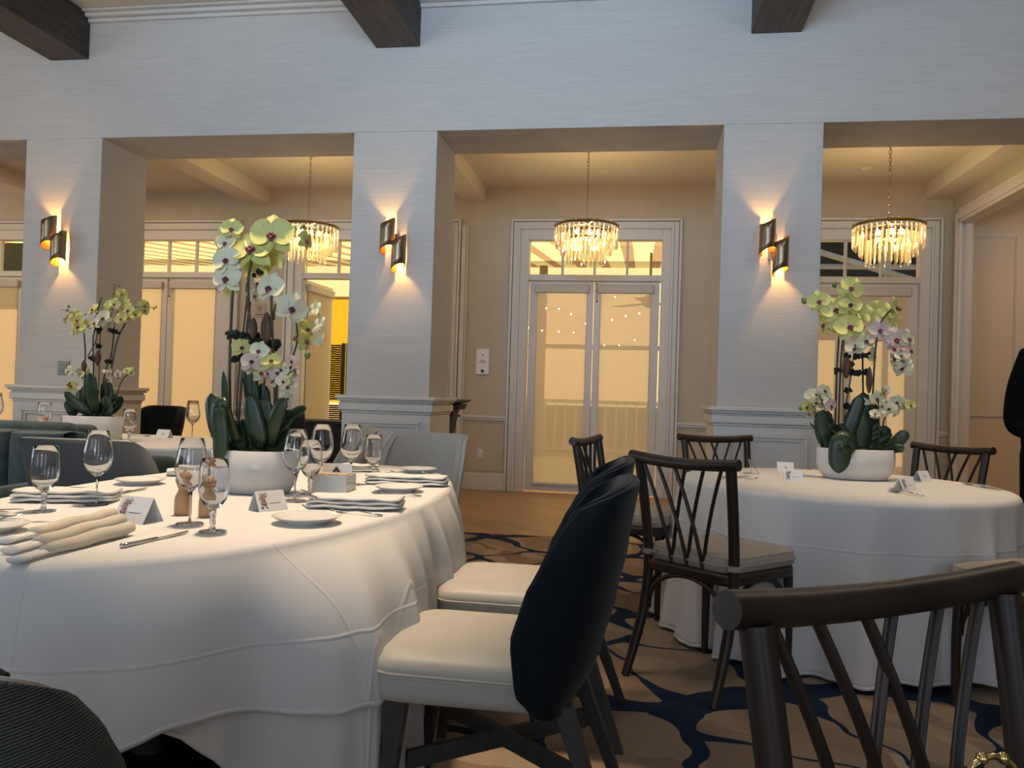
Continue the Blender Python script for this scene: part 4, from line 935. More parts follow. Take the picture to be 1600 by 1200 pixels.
def spoon():
    t = thing('table_spoon', 'x', 'spoon', (0, 0, 0), 0, 'steel cutlery')
    MB().tube([(-.10, 0, .004), (-.06, 0, .007), (-.01, 0, .010), (.03, 0, .007)], [.0065, .0048, .003, .003], 10, flat=.45).build('handle', STEEL, t, 'all')
    MB().grid(lambda u, v: (.058-.031*cos(pi*v), (u-.5)*2*.0185*sin(pi*v)**.7, .0085-.007*(1-(2*u-1)**2)*sin(pi*v)), 10, 12).build('spoon_bowl', STEEL, t, 'all', solid=.0012)
    return t
kn, fk, spn = knife(), fork(), spoon()
used = set()
def put(proto, a, b, label, z=ZT):
    """lay a piece so that its handle end is at a and its head points at b"""
    d = Vector((b[0]-a[0], b[1]-a[1])); ang = atan2(d.y, d.x); c = ((a[0]+b[0])/2, (a[1]+b[1])/2, z)
    if proto.name not in used: used.add(proto.name); o = proto; o.location = c; o.rotation_euler = (0, 0, ang); o['label'] = label; return o
    return dup(proto, c, ang, label)
put(kn, (-1.172, 1.70), (-1.14, 1.95), 'steel knife lying near the front rim of the left table')
put(fk, (-1.80, 1.83), (-1.56, 1.905), 'steel fork on the left edge plate, lower of the two', ZT+.022)
put(fk, (-1.76, 1.93), (-1.52, 1.99), 'steel fork on the left edge plate, upper of the two', ZT+.022)
put(kn, (-1.98, 2.13), (-1.76, 2.05), 'steel knife pointing in from left picture edge behind the goblet')
put(fk, (-2.00, 2.60), (-1.79, 2.55), 'steel fork beside the plate near the grey twill chair')
put(kn, (-1.74, 2.48), (-1.76, 2.70), 'steel knife behind the near place card, leaning at the plate')
put(fk, (-.745, 2.36), (-.97, 2.42), 'steel fork in front of the rolled napkin at the front right rim')
put(kn, (-.99, 2.38), (-1.07, 2.50), 'steel knife tip crossing the nearest rolled napkin', ZT+.043)
put(fk, (-.77, 2.64), (-.99, 2.67), 'steel fork behind the front rolled napkin')
put(spn, (-.77, 2.86), (-.98, 2.865), 'steel spoon at the middle side plate on the right rim')
put(kn, (-.98, 3.10), (-1.08, 3.28), 'steel knife beside the rear rolled napkin')
put(fk, (-.93, 3.66), (-1.16, 3.65), 'steel fork with tines up at the far end plate')
put(fk, (-1.0, 3.56), (-1.20, 3.60), 'steel fork lying below its twin at the far end plate')
put(spn, (1.215, 3.67), (1.10, 3.87), 'steel spoon at the front of the right table near the orchid bowl')
put(fk, (1.19, 3.66), (1.125, 3.90), 'steel fork crossing the spoon at front of the right table', ZT+.006)
put(kn, (1.70, 4.12), (1.60, 4.36), 'steel knife on the right side of the right table')
put(spn, (1.73, 4.22), (1.62, 4.44), 'steel spoon on the right side of the right table', ZT+.0)
put(fk, (.43, 4.04), (.60, 4.17), 'steel fork by the wire stand on the right table')
put(kn, (.42, 4.12), (.56, 4.28), 'steel knife by the wire stand on the right table')
put(spn, (.98, 4.86), (.80, 4.80), 'steel spoon behind the two left place cards on right table')
put(fk, (1.38, 4.78), (1.28, 4.58), 'steel fork right of the orchid bowl, far side of the right table')
put(spn, (-3.66, 5.36), (-3.45, 5.34), 'steel spoon beside the small card on the far left table')

# ================================================================ PLACE CARDS
def card(label, loc, rz, kind=0, s=1, group='tent place cards with flower print'):
    t = thing('place_card', label, 'place card', (loc[0], loc[1], ZT), rz, group, s=s)
    w_, h_, d_ = .088, .052, .028
    def panel(sg, nm):
        return MB().hexa([(-w_/2, sg*d_, 0), (w_/2, sg*d_, 0), (w_/2, sg*d_-sg*.0012, 0), (-w_/2, sg*d_-sg*.0012, 0)], [(-w_/2, sg*.0006, h_), (w_/2, sg*.0006, h_), (w_/2, -sg*.0003, h_), (-w_/2, -sg*.0003, h_)]).build(nm, CARDM, t)
    fp = panel(-1, 'front_panel'); bp = panel(1, 'back_panel')
    def on(u, v, e=.0006):   # point on the front panel
        return Vector((-w_/2+u*w_, -d_*(1-v)-e*.9, v*h_+e*.4))
    if kind != 2:
        b = MB(); rnd = random.Random(3)
        for k in range(7):
            cu, cv = ((.20, .78), (.27, .70), (.16, .62), (.24, .55), (.20, .45), (.33, .80), (.27, .38))[k]
            for q in range(5):
                a = q*1.2566+k; c0 = on(cu, cv); p1 = on(cu+.085*cos(a), cv+.14*sin(a)); p2 = on(cu+.07*cos(a+.75), cv+.115*sin(a+.75))
                b.add([c0, p2, p1], [(0, 1, 2)])
        b.build('printed_flowers', MAUVE, fp)
        b = MB()
        for (u_, v_, a, l_) in ((.22, .28, 2.6, .13), (.22, .28, .4, .10), (.20, .20, 3.3, .11), (.26, .20, -.2, .08)):
            c0 = on(u_, v_); b.add([c0, on(u_+l_*.5*cos(a)-.02, v_+l_*sin(a)+.07), on(u_+l_*cos(a), v_+l_*1.6*sin(a)), on(u_+l_*.5*cos(a)+.02, v_+l_*sin(a)-.07)], [(0, 1, 2, 3)])
        b.build('printed_leaves', LEAFP, fp)
        b = MB().add([on(.42, .37), on(.80, .37), on(.80, .395), on(.42, .395)], [(0, 1, 2, 3)]); b.build('printed_line', INK, fp)
    else:
        b = MB()
        for a in (.5, 1.7, 2.6): c0 = on(.5, .35); b.add([c0, on(.5+.08*cos(a)-.02, .35+.2*sin(a)+.03), on(.5+.14*cos(a), .35+.36*sin(a)), on(.5+.08*cos(a)+.03, .35+.2*sin(a)-.03)], [(0, 1, 2, 3)])
        b.build('printed_sprig', LEAFP, fp)
    return t
card('white tent card with mauve flower print beside the pleated napkin', (-1.365, 2.06), radians(-14), 0, 1.30)
card('white tent card with mauve flower print in front of the tall orchid bowl', (-1.135, 2.38), radians(58), 0, 1.15)
card('white tent card with leaf sprig on the right table, behind another card', (.815, 4.70), radians(-6), 2)
card('white tent card with mauve flower print, front left of right orchid bowl', (.76, 4.16), radians(-8), 0)
card('white tent card with mauve flower print, right of the right orchid bowl', (1.225, 3.98), radians(34), 0, 1.05)
card('white tent card with leaf sprig at far right of the right table', (1.46, 4.48), radians(38), 2)
card('small white tent card on the far left table before a navy chair', (-3.32, 5.28), radians(-4), 2, 1.15)
# wire stand
t = thing('wire_stand', 'small bent wire stand near the left rim of the right table', 'wire stand', (.59, 4.42, ZT), radians(10))
MB().tube([(-.04, 0, .004), (.05, .01, .004), (.0, .02, .075), (-.004, .02, .080)], .0025, 6).build('front_wire', STEEL, t, True); MB().tube([(-.004, .02, .08), (.03, .07, .004), (-.04, 0, .004)], .0025, 6).build('rear_wire', STEEL, t, True)

# ================================================================ MILLS, CADDY
def mill(label, loc, s=1):
    t = thing('pepper_mill', label, 'mill', (loc[0], loc[1], ZT), 0, 'turned wooden mills', s=s)
    MB().lathe([(.0001, 0), (.0235, 0), (.0245, .003), (.0245, .045), (.0225, .055), (.0150, .070), (.0145, .076), (.0185, .086), (.0205, .092), (.0001, .092)], 28).build('body', MILLW, t, 'all')
    MB().lathe([(.0001, .093), (.021, .093), (.0235, .098), (.0235, .104), (.018, .114), (.011, .120), (.0001, .122)], 28).build('head', MILLW, t, 'all')
    MB().ball((0, 0, .126), .0055, 8).build('knob', STEEL, t, True)
    return t
mill('turned wooden mill, left one behind the wine glass', (-1.318, 2.205)); mill('turned wooden mill, right one behind the water goblet', (-1.235, 2.195))
mill('small wooden mill on far left table, left of its goblet', (-4.165, 5.17), 1.1); mill('small wooden mill on far left table, right of its goblet', (-4.02, 5.17), 1.1)
t = thing('condiment_caddy', 'square white box with card and packets behind the nearest goblets', 'caddy', (-1.135, 2.925, ZT), radians(4))
MB().box(-.068, .068, -.065, -.062, 0, .062).box(-.068, .068, .062, .065, 0, .062).box(-.068, -.065, -.062, .062, 0, .062).box(.065, .068, -.062, .062, 0, .062).box(-.065, .065, -.062, .062, 0, .004).build('box', CHINA, t, bevel=.001)
MB().box(-.063, .063, -.06, .02, .05, .066).build('packets', mat('paper_packets', (.50, .36, .24), .7, var=.3, ns=60), t, bevel=.002)
c_ = MB().hexa([(-.055, .024, .03), (.06, .024, .03), (.06, .026, .03), (-.055, .026, .03)], [(-.055, .034, .098), (.06, .034, .098), (.06, .036, .098), (-.055, .036, .098)]).build('card', CARDM, t)
MB().ball((0, .0295, .078), .008, 6, 1, 1, .15).ball((-.008, .028, .07), .006, 6, 1, 1, .15).ball((.009, .028, .07), .006, 6, 1, 1, .15).build('printed_emblem', LEAFP, c_)

# ================================================================ ORCHIDS
def petal(mb, ang, ln, wd, cup, tilt, z0=0):
    ca, sa = cos(ang), sin(ang)
    def fn(u, v):
        r = v*ln; w_ = wd*(sin(pi*min(1, (v*.93+.07)))**.62)*(1-.1*v); x = (u-.5)*2*w_
        z = cup*((u-.5)*2)**2*w_-tilt*r*v+z0+.02*ln*sin(5*v+3*u)
        return (x*ca-r*sa*-1*-1, x*sa+r*ca, z)
    mb.grid(lambda u, v: (lambda q: q)(fn(u, v)), 6, 7)
def bloom_mesh():
    """unit flower facing +Z, top sepal along +Y"""
    b = MB()
    petal(b, 0, 1.0, .40, .25, .25, 0); petal(b, radians(132), .95, .36, .25, .25, 0); petal(b, radians(-132), .95, .36, .25, .25, 0)
    petal(b, radians(72), 1.0, .62, .22, .12, .05); petal(b, radians(-72), 1.0, .62, .22, .12, .05)
    l = MB(); l.ball((0, .02, .14), .10, 8, 1.2); l.ball((.12, -.06, .16), .11, 6, 1.1, .7); l.ball((-.12, -.06, .16), .11, 6, 1.1, .7); l.tube([(0, -.08, .14), (0, -.20, .26), (0, -.32, .24)], [.11, .09, .02], 8)
    return b, l
BM = {}; LM = None
for nm, m_ in (('y', PY), ('w', PW), ('p', PP)):
    b, l = bloom_mesh(); o = b.build('bloom', m_, None, 'all'); BM[nm] = o.data; bpy.data.objects.remove(o)
    if LM is None: lo = l.build('lip', LIP, None, 'all'); LM = lo.data; bpy.data.objects.remove(lo)
md_leaf = None
def leaf(parent, pts, wd, rnd):
    """broad strap leaf along a spline; width profile rounded at the tip"""
    P_ = spline(pts, 6); n = len(P_); mb = MB(); vs = []; fs = []; up0 = Vector((0, -1, .25)).normalized()
    for i, p in enumerate(P_):
        t_ = (P_[min(i+1, n-1)]-P_[max(i-1, 0)]).normalized(); sd = t_.cross(up0)
        if sd.length < .2: sd = Vector((1, 0, 0))
        sd.normalize(); nn = sd.cross(t_).normalized(); v = i/(n-1); w_ = wd*(.35+.65*sin(pi*min(1, v*.75+.1))**.8)*(1-max(0, (v-.8)/.2)**2.2*.97)
        for k in range(5):
            s_ = (k-2)/2; vs.append(p+sd*s_*w_+nn*(-abs(s_)*w_*.14))
    for i in range(n-1):
        for k in range(4): fs.append((i*5+k, i*5+k+1, (i+1)*5+k+1, (i+1)*5+k))
    mb.add(vs, fs); return mb.build('leaf', LEAF, parent, 'all', solid=.0022)
def orchid(label, loc, mpp, potr, poth, D, rz=0, seed=1, bowl='low', name='potted_orchid'):
    """D lists offsets in photo-pixels from the bowl rim centre (x right, y up); mpp = metres per pixel at this depth"""
    rnd = random.Random(seed)
    t = thing(name, label, 'potted orchid', loc, rz, 'white bowls of orchids')
    if bowl == 'low':
        pr = [(.0001, .0), (potr*.66, 0), (potr*.80, .006), (potr*.95, poth*.28), (potr, poth*.5), (potr, poth), (potr-.004, poth+.001), (potr-.008, poth), (potr-.008, poth*.5), (potr*.7, .02), (.0001, .018)]
    else:
        pr = [(.0001, 0), (potr*.97, 0), (potr, .004), (potr*.985, poth), (potr-.008, poth+.001), (potr-.01, poth), (potr-.01, .02), (.0001, .018)]
    MB().lathe(pr, 64, (0, 0, 0), 1, .72).build('planter', POT, t, 'all')
    sm = MB(); sm.grid(lambda u, v: ((v*.001+(potr-.010)*v)*cos(2*pi*u), (potr-.010)*.72*v*sin(2*pi*u), poth-.018+.012*(1-v*v)+.004*sin(u*50+v*30)), 40, 8, wrap=True)
    for k in range(26):
        a = rnd.uniform(0, 6.28); r_ = rnd.uniform(.2, .9)*potr; sm.ball((r_*cos(a), r_*.7*sin(a), poth-.008), rnd.uniform(.012, .024), 5, .6)
    o = sm.build('moss', MOSS, t, 'all'); o['kind'] = 'stuff'
    def W3(x, y, dp=0): return Vector((x*mpp, dp, poth+y*mpp))
    dep = {}
    for ci, (kind, pts) in enumerate(D['stems']):
        d0 = rnd.uniform(-.05, .06); d1 = rnd.uniform(-.06, .06)
        P_ = [W3(x, y, d0+(d1-d0)*i/max(1, len(pts)-1)) for i, (x, y) in enumerate(pts)]; P_[0].z = max(P_[0].z, poth-.02) if kind else P_[0].z
        r_ = {0: .0022, 1: .0035, 2: .0048}[kind]
        MB().tube(spline(P_, 6), r_, 6).build('flower_spike', STEM, t, True)
    for x, y in D['moss']:
        b = MB(); d0 = rnd.uniform(-.03, .03)
        for k in range(12): b.ball(W3(x, y, d0)+Vector((rnd.gauss(0, .009), rnd.gauss(0, .010), rnd.gauss(0, .006))), rnd.uniform(.006, .011), 5)
        b.build('moss_tie', DMOSS, t, 'all')
    for x, y, hw, hh in D['pods']:
        d0 = rnd.uniform(-.05, -.02); c_ = W3(x, y, d0)
        MB().grid(lambda u, v: (c_.x+hw*mpp*sin(pi*v)**.6*cos(2*pi*u), c_.y+hw*mpp*.6*sin(pi*v)**.6*sin(2*pi*u), c_.z+hh*mpp*(1-2*v)), 14, 14, wrap=True).build('seed_pod', POD, t, 'all')
    for pts, wd in D['leaves']:
        dd = rnd.uniform(-.07, .03); e = rnd.uniform(-.05, .05)
        if pts[-1][1] < -8: dd = -potr*.72-.012; e = -.004
        P_ = [W3(x, y, (dd if i else min(dd, 0)*.5)+e*i/len(pts)) for i, (x, y) in enumerate(pts)]
        if pts[-1][1] < -8: P_[0].y = -potr*.45
        leaf(t, P_, wd*mpp*1.12, rnd)
    for k in range(9):     # short inner leaves of the crown
        a = rnd.uniform(0, pi); r0_ = rnd.uniform(.15, .6)*potr; h_ = rnd.uniform(.07, .17); sx_ = cos(a); sy_ = rnd.uniform(-.25, .6)
        p0_ = Vector((r0_*sx_, r0_*.6*sy_, poth-.015)); leaf(t, [p0_, p0_+Vector((.02*sx_, .02*sy_, h_*.6)), p0_+Vector((.09*sx_, .03*sy_, h_))], rnd.uniform(.014, .022), rnd)
    FL = list(D['fl'])
    for q in D['fl']:
        if q[3] != 'y' and q[4] is None or (q[3] == 'y' and q[4] is None and q[2]*mpp < .03): FL.append((q[0]+rnd.uniform(-1, 1)*q[2]*.95, q[1]+rnd.uniform(-1, 1)*q[2]*.95, q[2]*.85, 'w' if q[3] == 'y' else q[3], None, None))
    for i, (x, y, r_, k, yaw, pitch) in enumerate(FL):
        d0 = rnd.uniform(-.07, .05)
        if yaw is not None: d0 = (-.055 if abs(yaw) < 45 else .035)+.3*d0
        b = bpy.data.objects.new('bloom', BM[k]); COL.objects.link(b); b.parent = t; b.location = W3(x, y, d0)
        s_ = r_*mpp*1.33; b.scale = (s_, s_, s_)
        if yaw is None: yaw = rnd.gauss(0, 38)
        if pitch is None: pitch = rnd.gauss(-8, 14)
        b.rotation_euler = (Matrix.Rotation(radians(yaw), 3, 'Z') @ Matrix.Rotation(radians(90+pitch), 3, 'X') @ Matrix.Rotation(radians(rnd.gauss(0, 14)), 3, 'Z')).to_euler()
        l = bpy.data.objects.new('lip', LM); COL.objects.link(l); l.parent = b
    for x, y, r_ in D['buds']:
        MB().ball(W3(x, y, rnd.uniform(-.05, .03)), r_*mpp, 8, 1.3).build('flower_bud', BUDM, t, 'all')
    return t
def conv(D, sc, ox, oy, px, py, petals_scale=1):
    """zoom-crop reading -> offsets from bowl rim centre"""
    f = lambda x, y: (x/sc+ox-px, py-(y/sc+oy))
    R_ = {}
    R_['stems'] = [(k, [f(x, y) for x, y in pts]) for k, pts in D['stems']]
    R_['moss'] = [f(x, y) for x, y in D['moss']]
    R_['pods'] = [(*f(x, y), w_/sc, h_/sc) for x, y, w_, h_ in D['pods']]
    R_['leaves'] = [([f(x, y) for x, y in pts], w_/sc) for pts, w_ in D['leaves']]
    R_['fl'] = [(*f(q[0], q[1]), q[2]/sc, q[3], q[4] if len(q) > 4 else None, q[5] if len(q) > 5 else None) for q in D['fl']]
    R_['buds'] = [(*f(x, y), r_/sc) for x, y, r_ in D['buds']]
    return R_
DC = dict(
 stems=[(2, [(205, 1140), (195, 900), (200, 640), (216, 400)]), (1, [(215, 1140), (208, 900), (222, 640), (240, 390)]), (2, [(245, 1140), (247, 800), (250, 600), (262, 330)]),
        (2, [(335, 1140), (325, 850), (312, 560), (305, 380), (330, 265)]), (2, [(430, 1140), (427, 800), (425, 620), (428, 450)]), (1, [(428, 560), (432, 490), (470, 483), (520, 540), (540, 640), (515, 745), (530, 800)]),
        (1, [(446, 1140), (442, 950), (455, 840), (505, 775)]), (1, [(385, 1140), (370, 900), (350, 800)]), (1, [(290, 1140), (285, 960), (320, 800)]), (0, [(262, 600), (256, 420), (285, 380)]), (0, [(255, 260), (215, 150), (195, 110)])],
 moss=[(200, 628), (225, 632), (250, 636), (275, 638), (300, 636), (325, 632), (245, 730), (230, 745), (430, 655), (425, 675), (315, 330), (350, 660)],
 pods=[(393, 600, 27, 80), (340, 600, 20, 50)],
 leaves=[([(200, 1150), (170, 1050), (125, 905)], 42), ([(290, 1130), (255, 960), (240, 1000), (255, 1110), (245, 1220)], 36), ([(330, 1140), (310, 950), (272, 735)], 34), ([(350, 1140), (345, 1000), (340, 850)], 40),
         ([(400, 1140), (395, 1040), (405, 920)], 46), ([(430, 1140), (470, 1010), (520, 915)], 32), ([(440, 1140), (500, 1000), (585, 958)], 20), ([(200, 1140), (205, 1020), (195, 800)], 16), ([(360, 1150), (380, 1080), (330, 900)], 40), ([(310, 1150), (240, 1090), (215, 950)], 34)],
 fl=[(413, 172, 82, 'y', 10, -5), (325, 240, 88, 'y', -5, -20), (125, 180, 52, 'y', 150, 0), (236, 150, 42, 'y', 15, -5), (192, 208, 40, 'w', -10, 0), (208, 292, 56, 'w', 0, -5), (203, 374, 60, 'w', -5, 0), (170, 400, 48, 'y', 165, -20),
     (300, 300, 66, 'y', 170, -10), (390, 260, 60, 'y', 160, -10), (530, 175, 42, 'y', 80, 0), (285, 380, 40, 'w', 70, -10), (415, 415, 62, 'w', -15, -5), (290, 440, 32, 'w', 60, 0),
     (530, 508, 60, 'w', 40, 10), (595, 500, 36, 'w', 150, 10), (460, 505, 34, 'y', -60, 0), (545, 590, 46, 'y', 60, 0), (610, 568, 40, 'w', 140, 10), (505, 630, 50, 'y', -50, 0), (560, 650, 46, 'y', 80, 0), (615, 640, 36, 'w', 140, 10),
     (290, 690, 38, 'y'), (340, 705, 38, 'w'), (385, 705, 38, 'w'), (350, 755, 42, 'p'), (405, 745, 38, 'p'), (445, 750, 38, 'y'), (345, 805, 40, 'w'), (380, 800, 36, 'p'), (425, 810, 40, 'p'), (455, 790, 34, 'w'), (430, 845, 30, 'w'), (520, 775, 34, 'p'), (518, 820, 30, 'y'), (510, 870, 34, 'w'), (495, 905, 28, 'w')],
 buds=[(580, 715, 15), (515, 735, 11), (196, 112, 12), (535, 115, 9), (200, 130, 9)])
orchid('tall yellow orchid arrangement in white bowl at centre of the left table', (-1.372, 2.76, ZT), 2.76/1262*1.02, .162, .155, conv(DC, 2.857, 280, 300, 400, 706), seed=3)
DL = dict(
 stems=[(2, [(415, 1040), (400, 700), (380, 560), (350, 430), (330, 370)]), (1, [(470, 1040), (470, 740), (466, 560), (465, 330)]), (1, [(440, 620), (470, 470), (405, 300)]), (2, [(485, 1040), (485, 740), (468, 500), (472, 430), (500, 220), (520, 165)]),
        (2, [(500, 1040), (530, 740), (568, 600), (577, 380)]), (2, [(560, 1040), (600, 700), (625, 480), (672, 350)]), (0, [(600, 640), (612, 420), (650, 260), (655, 210)]), (0, [(570, 430), (612, 270), (625, 150), (640, 60)]),
        (0, [(700, 310), (760, 260), (860, 232), (930, 238), (990, 238)]), (1, [(620, 1040), (645, 860), (680, 770), (740, 735)]), (1, [(580, 1040), (600, 900), (605, 780)]), (1, [(380, 1040), (360, 850), (350, 780)]), (0, [(300, 300), (250, 280), (190, 262)])],
 moss=[(480, 410), (600, 412), (625, 425), (470, 540), (435, 628), (480, 645), (595, 655), (455, 640)],
 pods=[(530, 632, 24, 62), (395, 692, 22, 45)],
 leaves=[([(350, 1055), (320, 1030), (290, 960)], 42), ([(380, 1050), (350, 960), (330, 880)], 40), ([(430, 1050), (420, 940), (420, 840)], 48), ([(500, 1050), (500, 900), (500, 745)], 50), ([(560, 1050), (555, 930), (545, 800)], 50), ([(600, 1050), (660, 990), (710, 920)], 32), ([(580, 1055), (650, 1030), (690, 1000)], 30), ([(470, 1055), (400, 1010), (265, 900)], 36), ([(600, 1050), (620, 1000), (600, 920)], 40)],
 fl=[(285, 300, 40, 'y'), (340, 345, 42, 'y', 10, 0), (350, 395, 50, 'y', 0, -10), (300, 430, 36, 'y'), (262, 340, 36, 'y'), (380, 370, 34, 'y'), (235, 290, 24, 'y', 120, 0),
     (480, 265, 46, 'y'), (530, 225, 50, 'y', 150, 0), (575, 210, 50, 'y', 150, 0), (500, 300, 46, 'y'), (445, 320, 44, 'y', 130, 0), (572, 328, 54, 'w', 0, 0), (520, 368, 46, 'w', -30, -10), (640, 130, 40, 'y', 60, 0), (690, 205, 44, 'y', 150, 0), (650, 215, 40, 'y'),
     (680, 300, 50, 'y'), (722, 332, 38, 'y', 20, 0), (770, 262, 46, 'y', -20, 0), (832, 215, 42, 'y', 70, 0), (828, 255, 36, 'y', 60, 0), (800, 290, 36, 'y'),
     (335, 735, 40, 'w'), (380, 760, 34, 'w'), (290, 745, 34, 'y'), (420, 815, 42, 'w'), (300, 855, 42, 'y'), (270, 840, 26, 'w'), (390, 800, 32, 'w'), (330, 780, 32, 'w'),
     (625, 745, 32, 'p'), (600, 790, 28, 'w'), (740, 722, 34, 'p'), (785, 722, 28, 'y'), (655, 765, 28, 'p'), (590, 745, 24, 'y')],
 buds=[(640, 68, 10), (520, 170, 8), (250, 238, 10), (205, 262, 9), (930, 240, 7), (970, 225, 6), (990, 238, 6), (805, 738, 9), (285, 830, 8), (405, 300, 7)])
orchid('yellow orchid arrangement in white bowl on the far left table', (-3.62, 4.92, ZT), 4.92/1262*1.03, .20, .155, conv(DL, 4.614, 60, 420, 160, 653), seed=5, bowl='drum')
DR = dict(
 stems=[(2, [(305, 990), (305, 600), (310, 385)]), (2, [(325, 990), (318, 560), (318, 390)]), (0, [(345, 990), (340, 640), (347, 370)]), (1, [(350, 990), (352, 800), (372, 640), (388, 480), (402, 360), (385, 200)]), (2, [(445, 990), (447, 700), (447, 460)]),
        (2, [(490, 990), (490, 650), (495, 420), (512, 310), (560, 240)]), (1, [(555, 990), (552, 860), (575, 800), (645, 770)]), (1, [(300, 990), (290, 860), (235, 780), (205, 710)]), (1, [(525, 990), (522, 820), (510, 720)]), (0, [(470, 440), (500, 412), (560, 405)]), (0, [(150, 190), (118, 196)]), (0, [(330, 150), (300, 100), (275, 92)])],
 moss=[(365, 490), (395, 494), (425, 494), (455, 488), (305, 578), (335, 584), (365, 586), (395, 588), (425, 586), (450, 580), (382, 540), (365, 685), (350, 770), (405, 345), (310, 885)],
 pods=[(338, 560, 24, 62), (462, 625, 17, 75)],
 leaves=[([(270, 1000), (245, 900), (240, 790)], 46), ([(290, 1000), (330, 970), (300, 960), (290, 1040), (285, 1125)], 54), ([(440, 1000), (445, 850), (440, 690)], 46), ([(490, 1000), (485, 880), (475, 720)], 52), ([(340, 1000), (385, 850), (430, 705)], 36), ([(540, 1000), (560, 930), (575, 870)], 34), ([(550, 1000), (600, 950), (645, 890)], 30), ([(540, 1005), (590, 985), (630, 985)], 22), ([(500, 1000), (520, 950), (500, 860)], 44), ([(240, 1000), (215, 930), (165, 865)], 6)],
 fl=[(188, 205, 50, 'y', -10, 0), (225, 245, 44, 'y'), (272, 250, 62, 'y', 10, -10), (240, 325, 48, 'y', -70, 0), (345, 135, 54, 'y', 10, 0), (318, 152, 36, 'y', 10, 0), (378, 135, 38, 'y', 150, 0), (352, 220, 50, 'y', 0, -5), (340, 345, 66, 'y', 10, -15), (300, 325, 44, 'y'), (380, 265, 44, 'y', 150, 0),
     (432, 262, 50, 'y', 150, 0), (480, 262, 54, 'y', 160, 0), (522, 232, 44, 'y', 150, 0), (600, 225, 48, 'y', 60, 0), (588, 305, 46, 'y', 130, 0), (560, 260, 36, 'y', 140, 0),
     (432, 415, 48, 'w'), (502, 355, 50, 'p', 10, 0), (490, 488, 44, 'w', 60, 0), (590, 405, 56, 'p', -10, 0), (645, 400, 44, 'w', 40, 0), (565, 455, 42, 'p'), (635, 510, 52, 'w'), (688, 455, 44, 'w', 60, 0), (676, 522, 40, 'w', 50, 0), (625, 465, 40, 'p'), (600, 510, 36, 'w'),
     (178, 715, 36, 'w'), (240, 690, 34, 'w'), (205, 760, 36, 'w'), (145, 778, 32, 'y'), (262, 770, 34, 'p'), (185, 805, 28, 'y'), (225, 730, 30, 'y'),
     (505, 722, 36, 'w'), (560, 728, 36, 'w'), (618, 742, 36, 'w'), (662, 755, 26, 'y'), (562, 780, 38, 'w'), (512, 812, 28, 'w'), (540, 690, 24, 'y'), (600, 790, 28, 'w')],
 buds=[(118, 196, 16), (278, 104, 14), (628, 235, 8), (165, 238, 7), (685, 765, 8), (110, 790, 9)])
orchid('yellow and blush orchid arrangement in white bowl on the right table', (1.115, 4.42, ZT), 4.42/1262*1.0*1.02, .192, .158, conv(DR, 3.75, 1220, 440, 1329, 706), seed=9)

# ================================================================ HANDBAG on foreground chair
t = thing('handbag', 'black handbag with gold beaded handle on the foreground chair seat', 'handbag', (.345, .845, .549), radians(15))
MB().hexa([(-.11, -.04, 0), (.11, -.04, 0), (.11, .04, 0), (-.11, .04, 0)], [(-.09, -.025, .205), (.09, -.025, .205), (.09, .025, .205), (-.09, .025, .205)]).build('body', BLACK, t, bevel=.012, seg=3)
GB = mat('polished_gold', (.85, .62, .25), .18, 1)
hp_ = [(-.035+.07*(.5-.5*cos(pi*i/10)), 0, .200+.048*sin(pi*i/10)) for i in range(11)]
h_ = MB().tube(hp_, .0032, 8).build('handle', GB, t, True)
b = MB()
for i in (0, 2, 4, 6, 8, 10): b.ball(hp_[i], .0060, 8)
b.build('bead', GB, h_, True); MB().ball((-.045, 0, .206), .006, 8).ball((-.03, -.01, .195), .006, 8).build('clasp', GB, t, True)

# ================================================================ PERSON (right edge)
def skinmesh(name, verts, edges, radii, m_, parent, sub=2):
    me = bpy.data.meshes.new(name); me.from_pydata([Vector(v) for v in verts], edges, []); me.materials.append(m_)
    o = bpy.data.objects.new(name, me); COL.objects.link(o); o.parent = parent
    o.modifiers.new('k', 'SKIN'); 
    for i, r_ in enumerate(radii):
        sv = me.skin_vertices[0].data[i]; sv.radius = r_ if isinstance(r_, tuple) else (r_, r_); sv.use_root = (i == 0)
    md = o.modifiers.new('u', 'SUBSURF'); md.levels = sub; md.render_levels = sub
    o.modifiers['k'].use_smooth_shade = True
    return o
t = thing('person', 'person in black clothes standing at right edge beyond the right table', 'person', (2.385, 5.10, 0), radians(8))
V_ = [(0, 0, .94), (0, 0, 1.05), (0, 0, 1.20), (0, .0, 1.36), (0, .0, 1.45), (0, -.01, 1.50), (0, -.015, 1.58), (0, -.02, 1.68),
      (-.16, 0, 1.40), (-.215, .02, 1.18), (-.235, .01, 1.03), (-.155, -.235, .985), (.16, 0, 1.40), (.215, .02, 1.18), (.235, .01, 1.03), (.155, -.235, .985),
      (-.10, 0, .86), (-.105, -.01, .48), (-.11, .01, .10), (-.115, -.10, .04), (.10, 0, .86), (.105, -.01, .48), (.11, .01, .10), (.115, -.10, .04)]
E_ = [(0, 1), (1, 2), (2, 3), (3, 4), (4, 5), (5, 6), (6, 7), (3, 8), (8, 9), (9, 10), (10, 11), (3, 12), (12, 13), (13, 14), (14, 15), (0, 16), (16, 17), (17, 18), (18, 19), (0, 20), (20, 21), (21, 22), (22, 23)]
R_ = [(.11, .09), (.13, .10), (.14, .11), (.14, .10), .05, .048, (.075, .09), (.07, .085), .055, .042, .03, .028, .055, .042, .03, .028, .09, .058, .04, .035, .09, .058, .04, .035]
skinmesh('body', V_, E_, R_, SKIN, t)
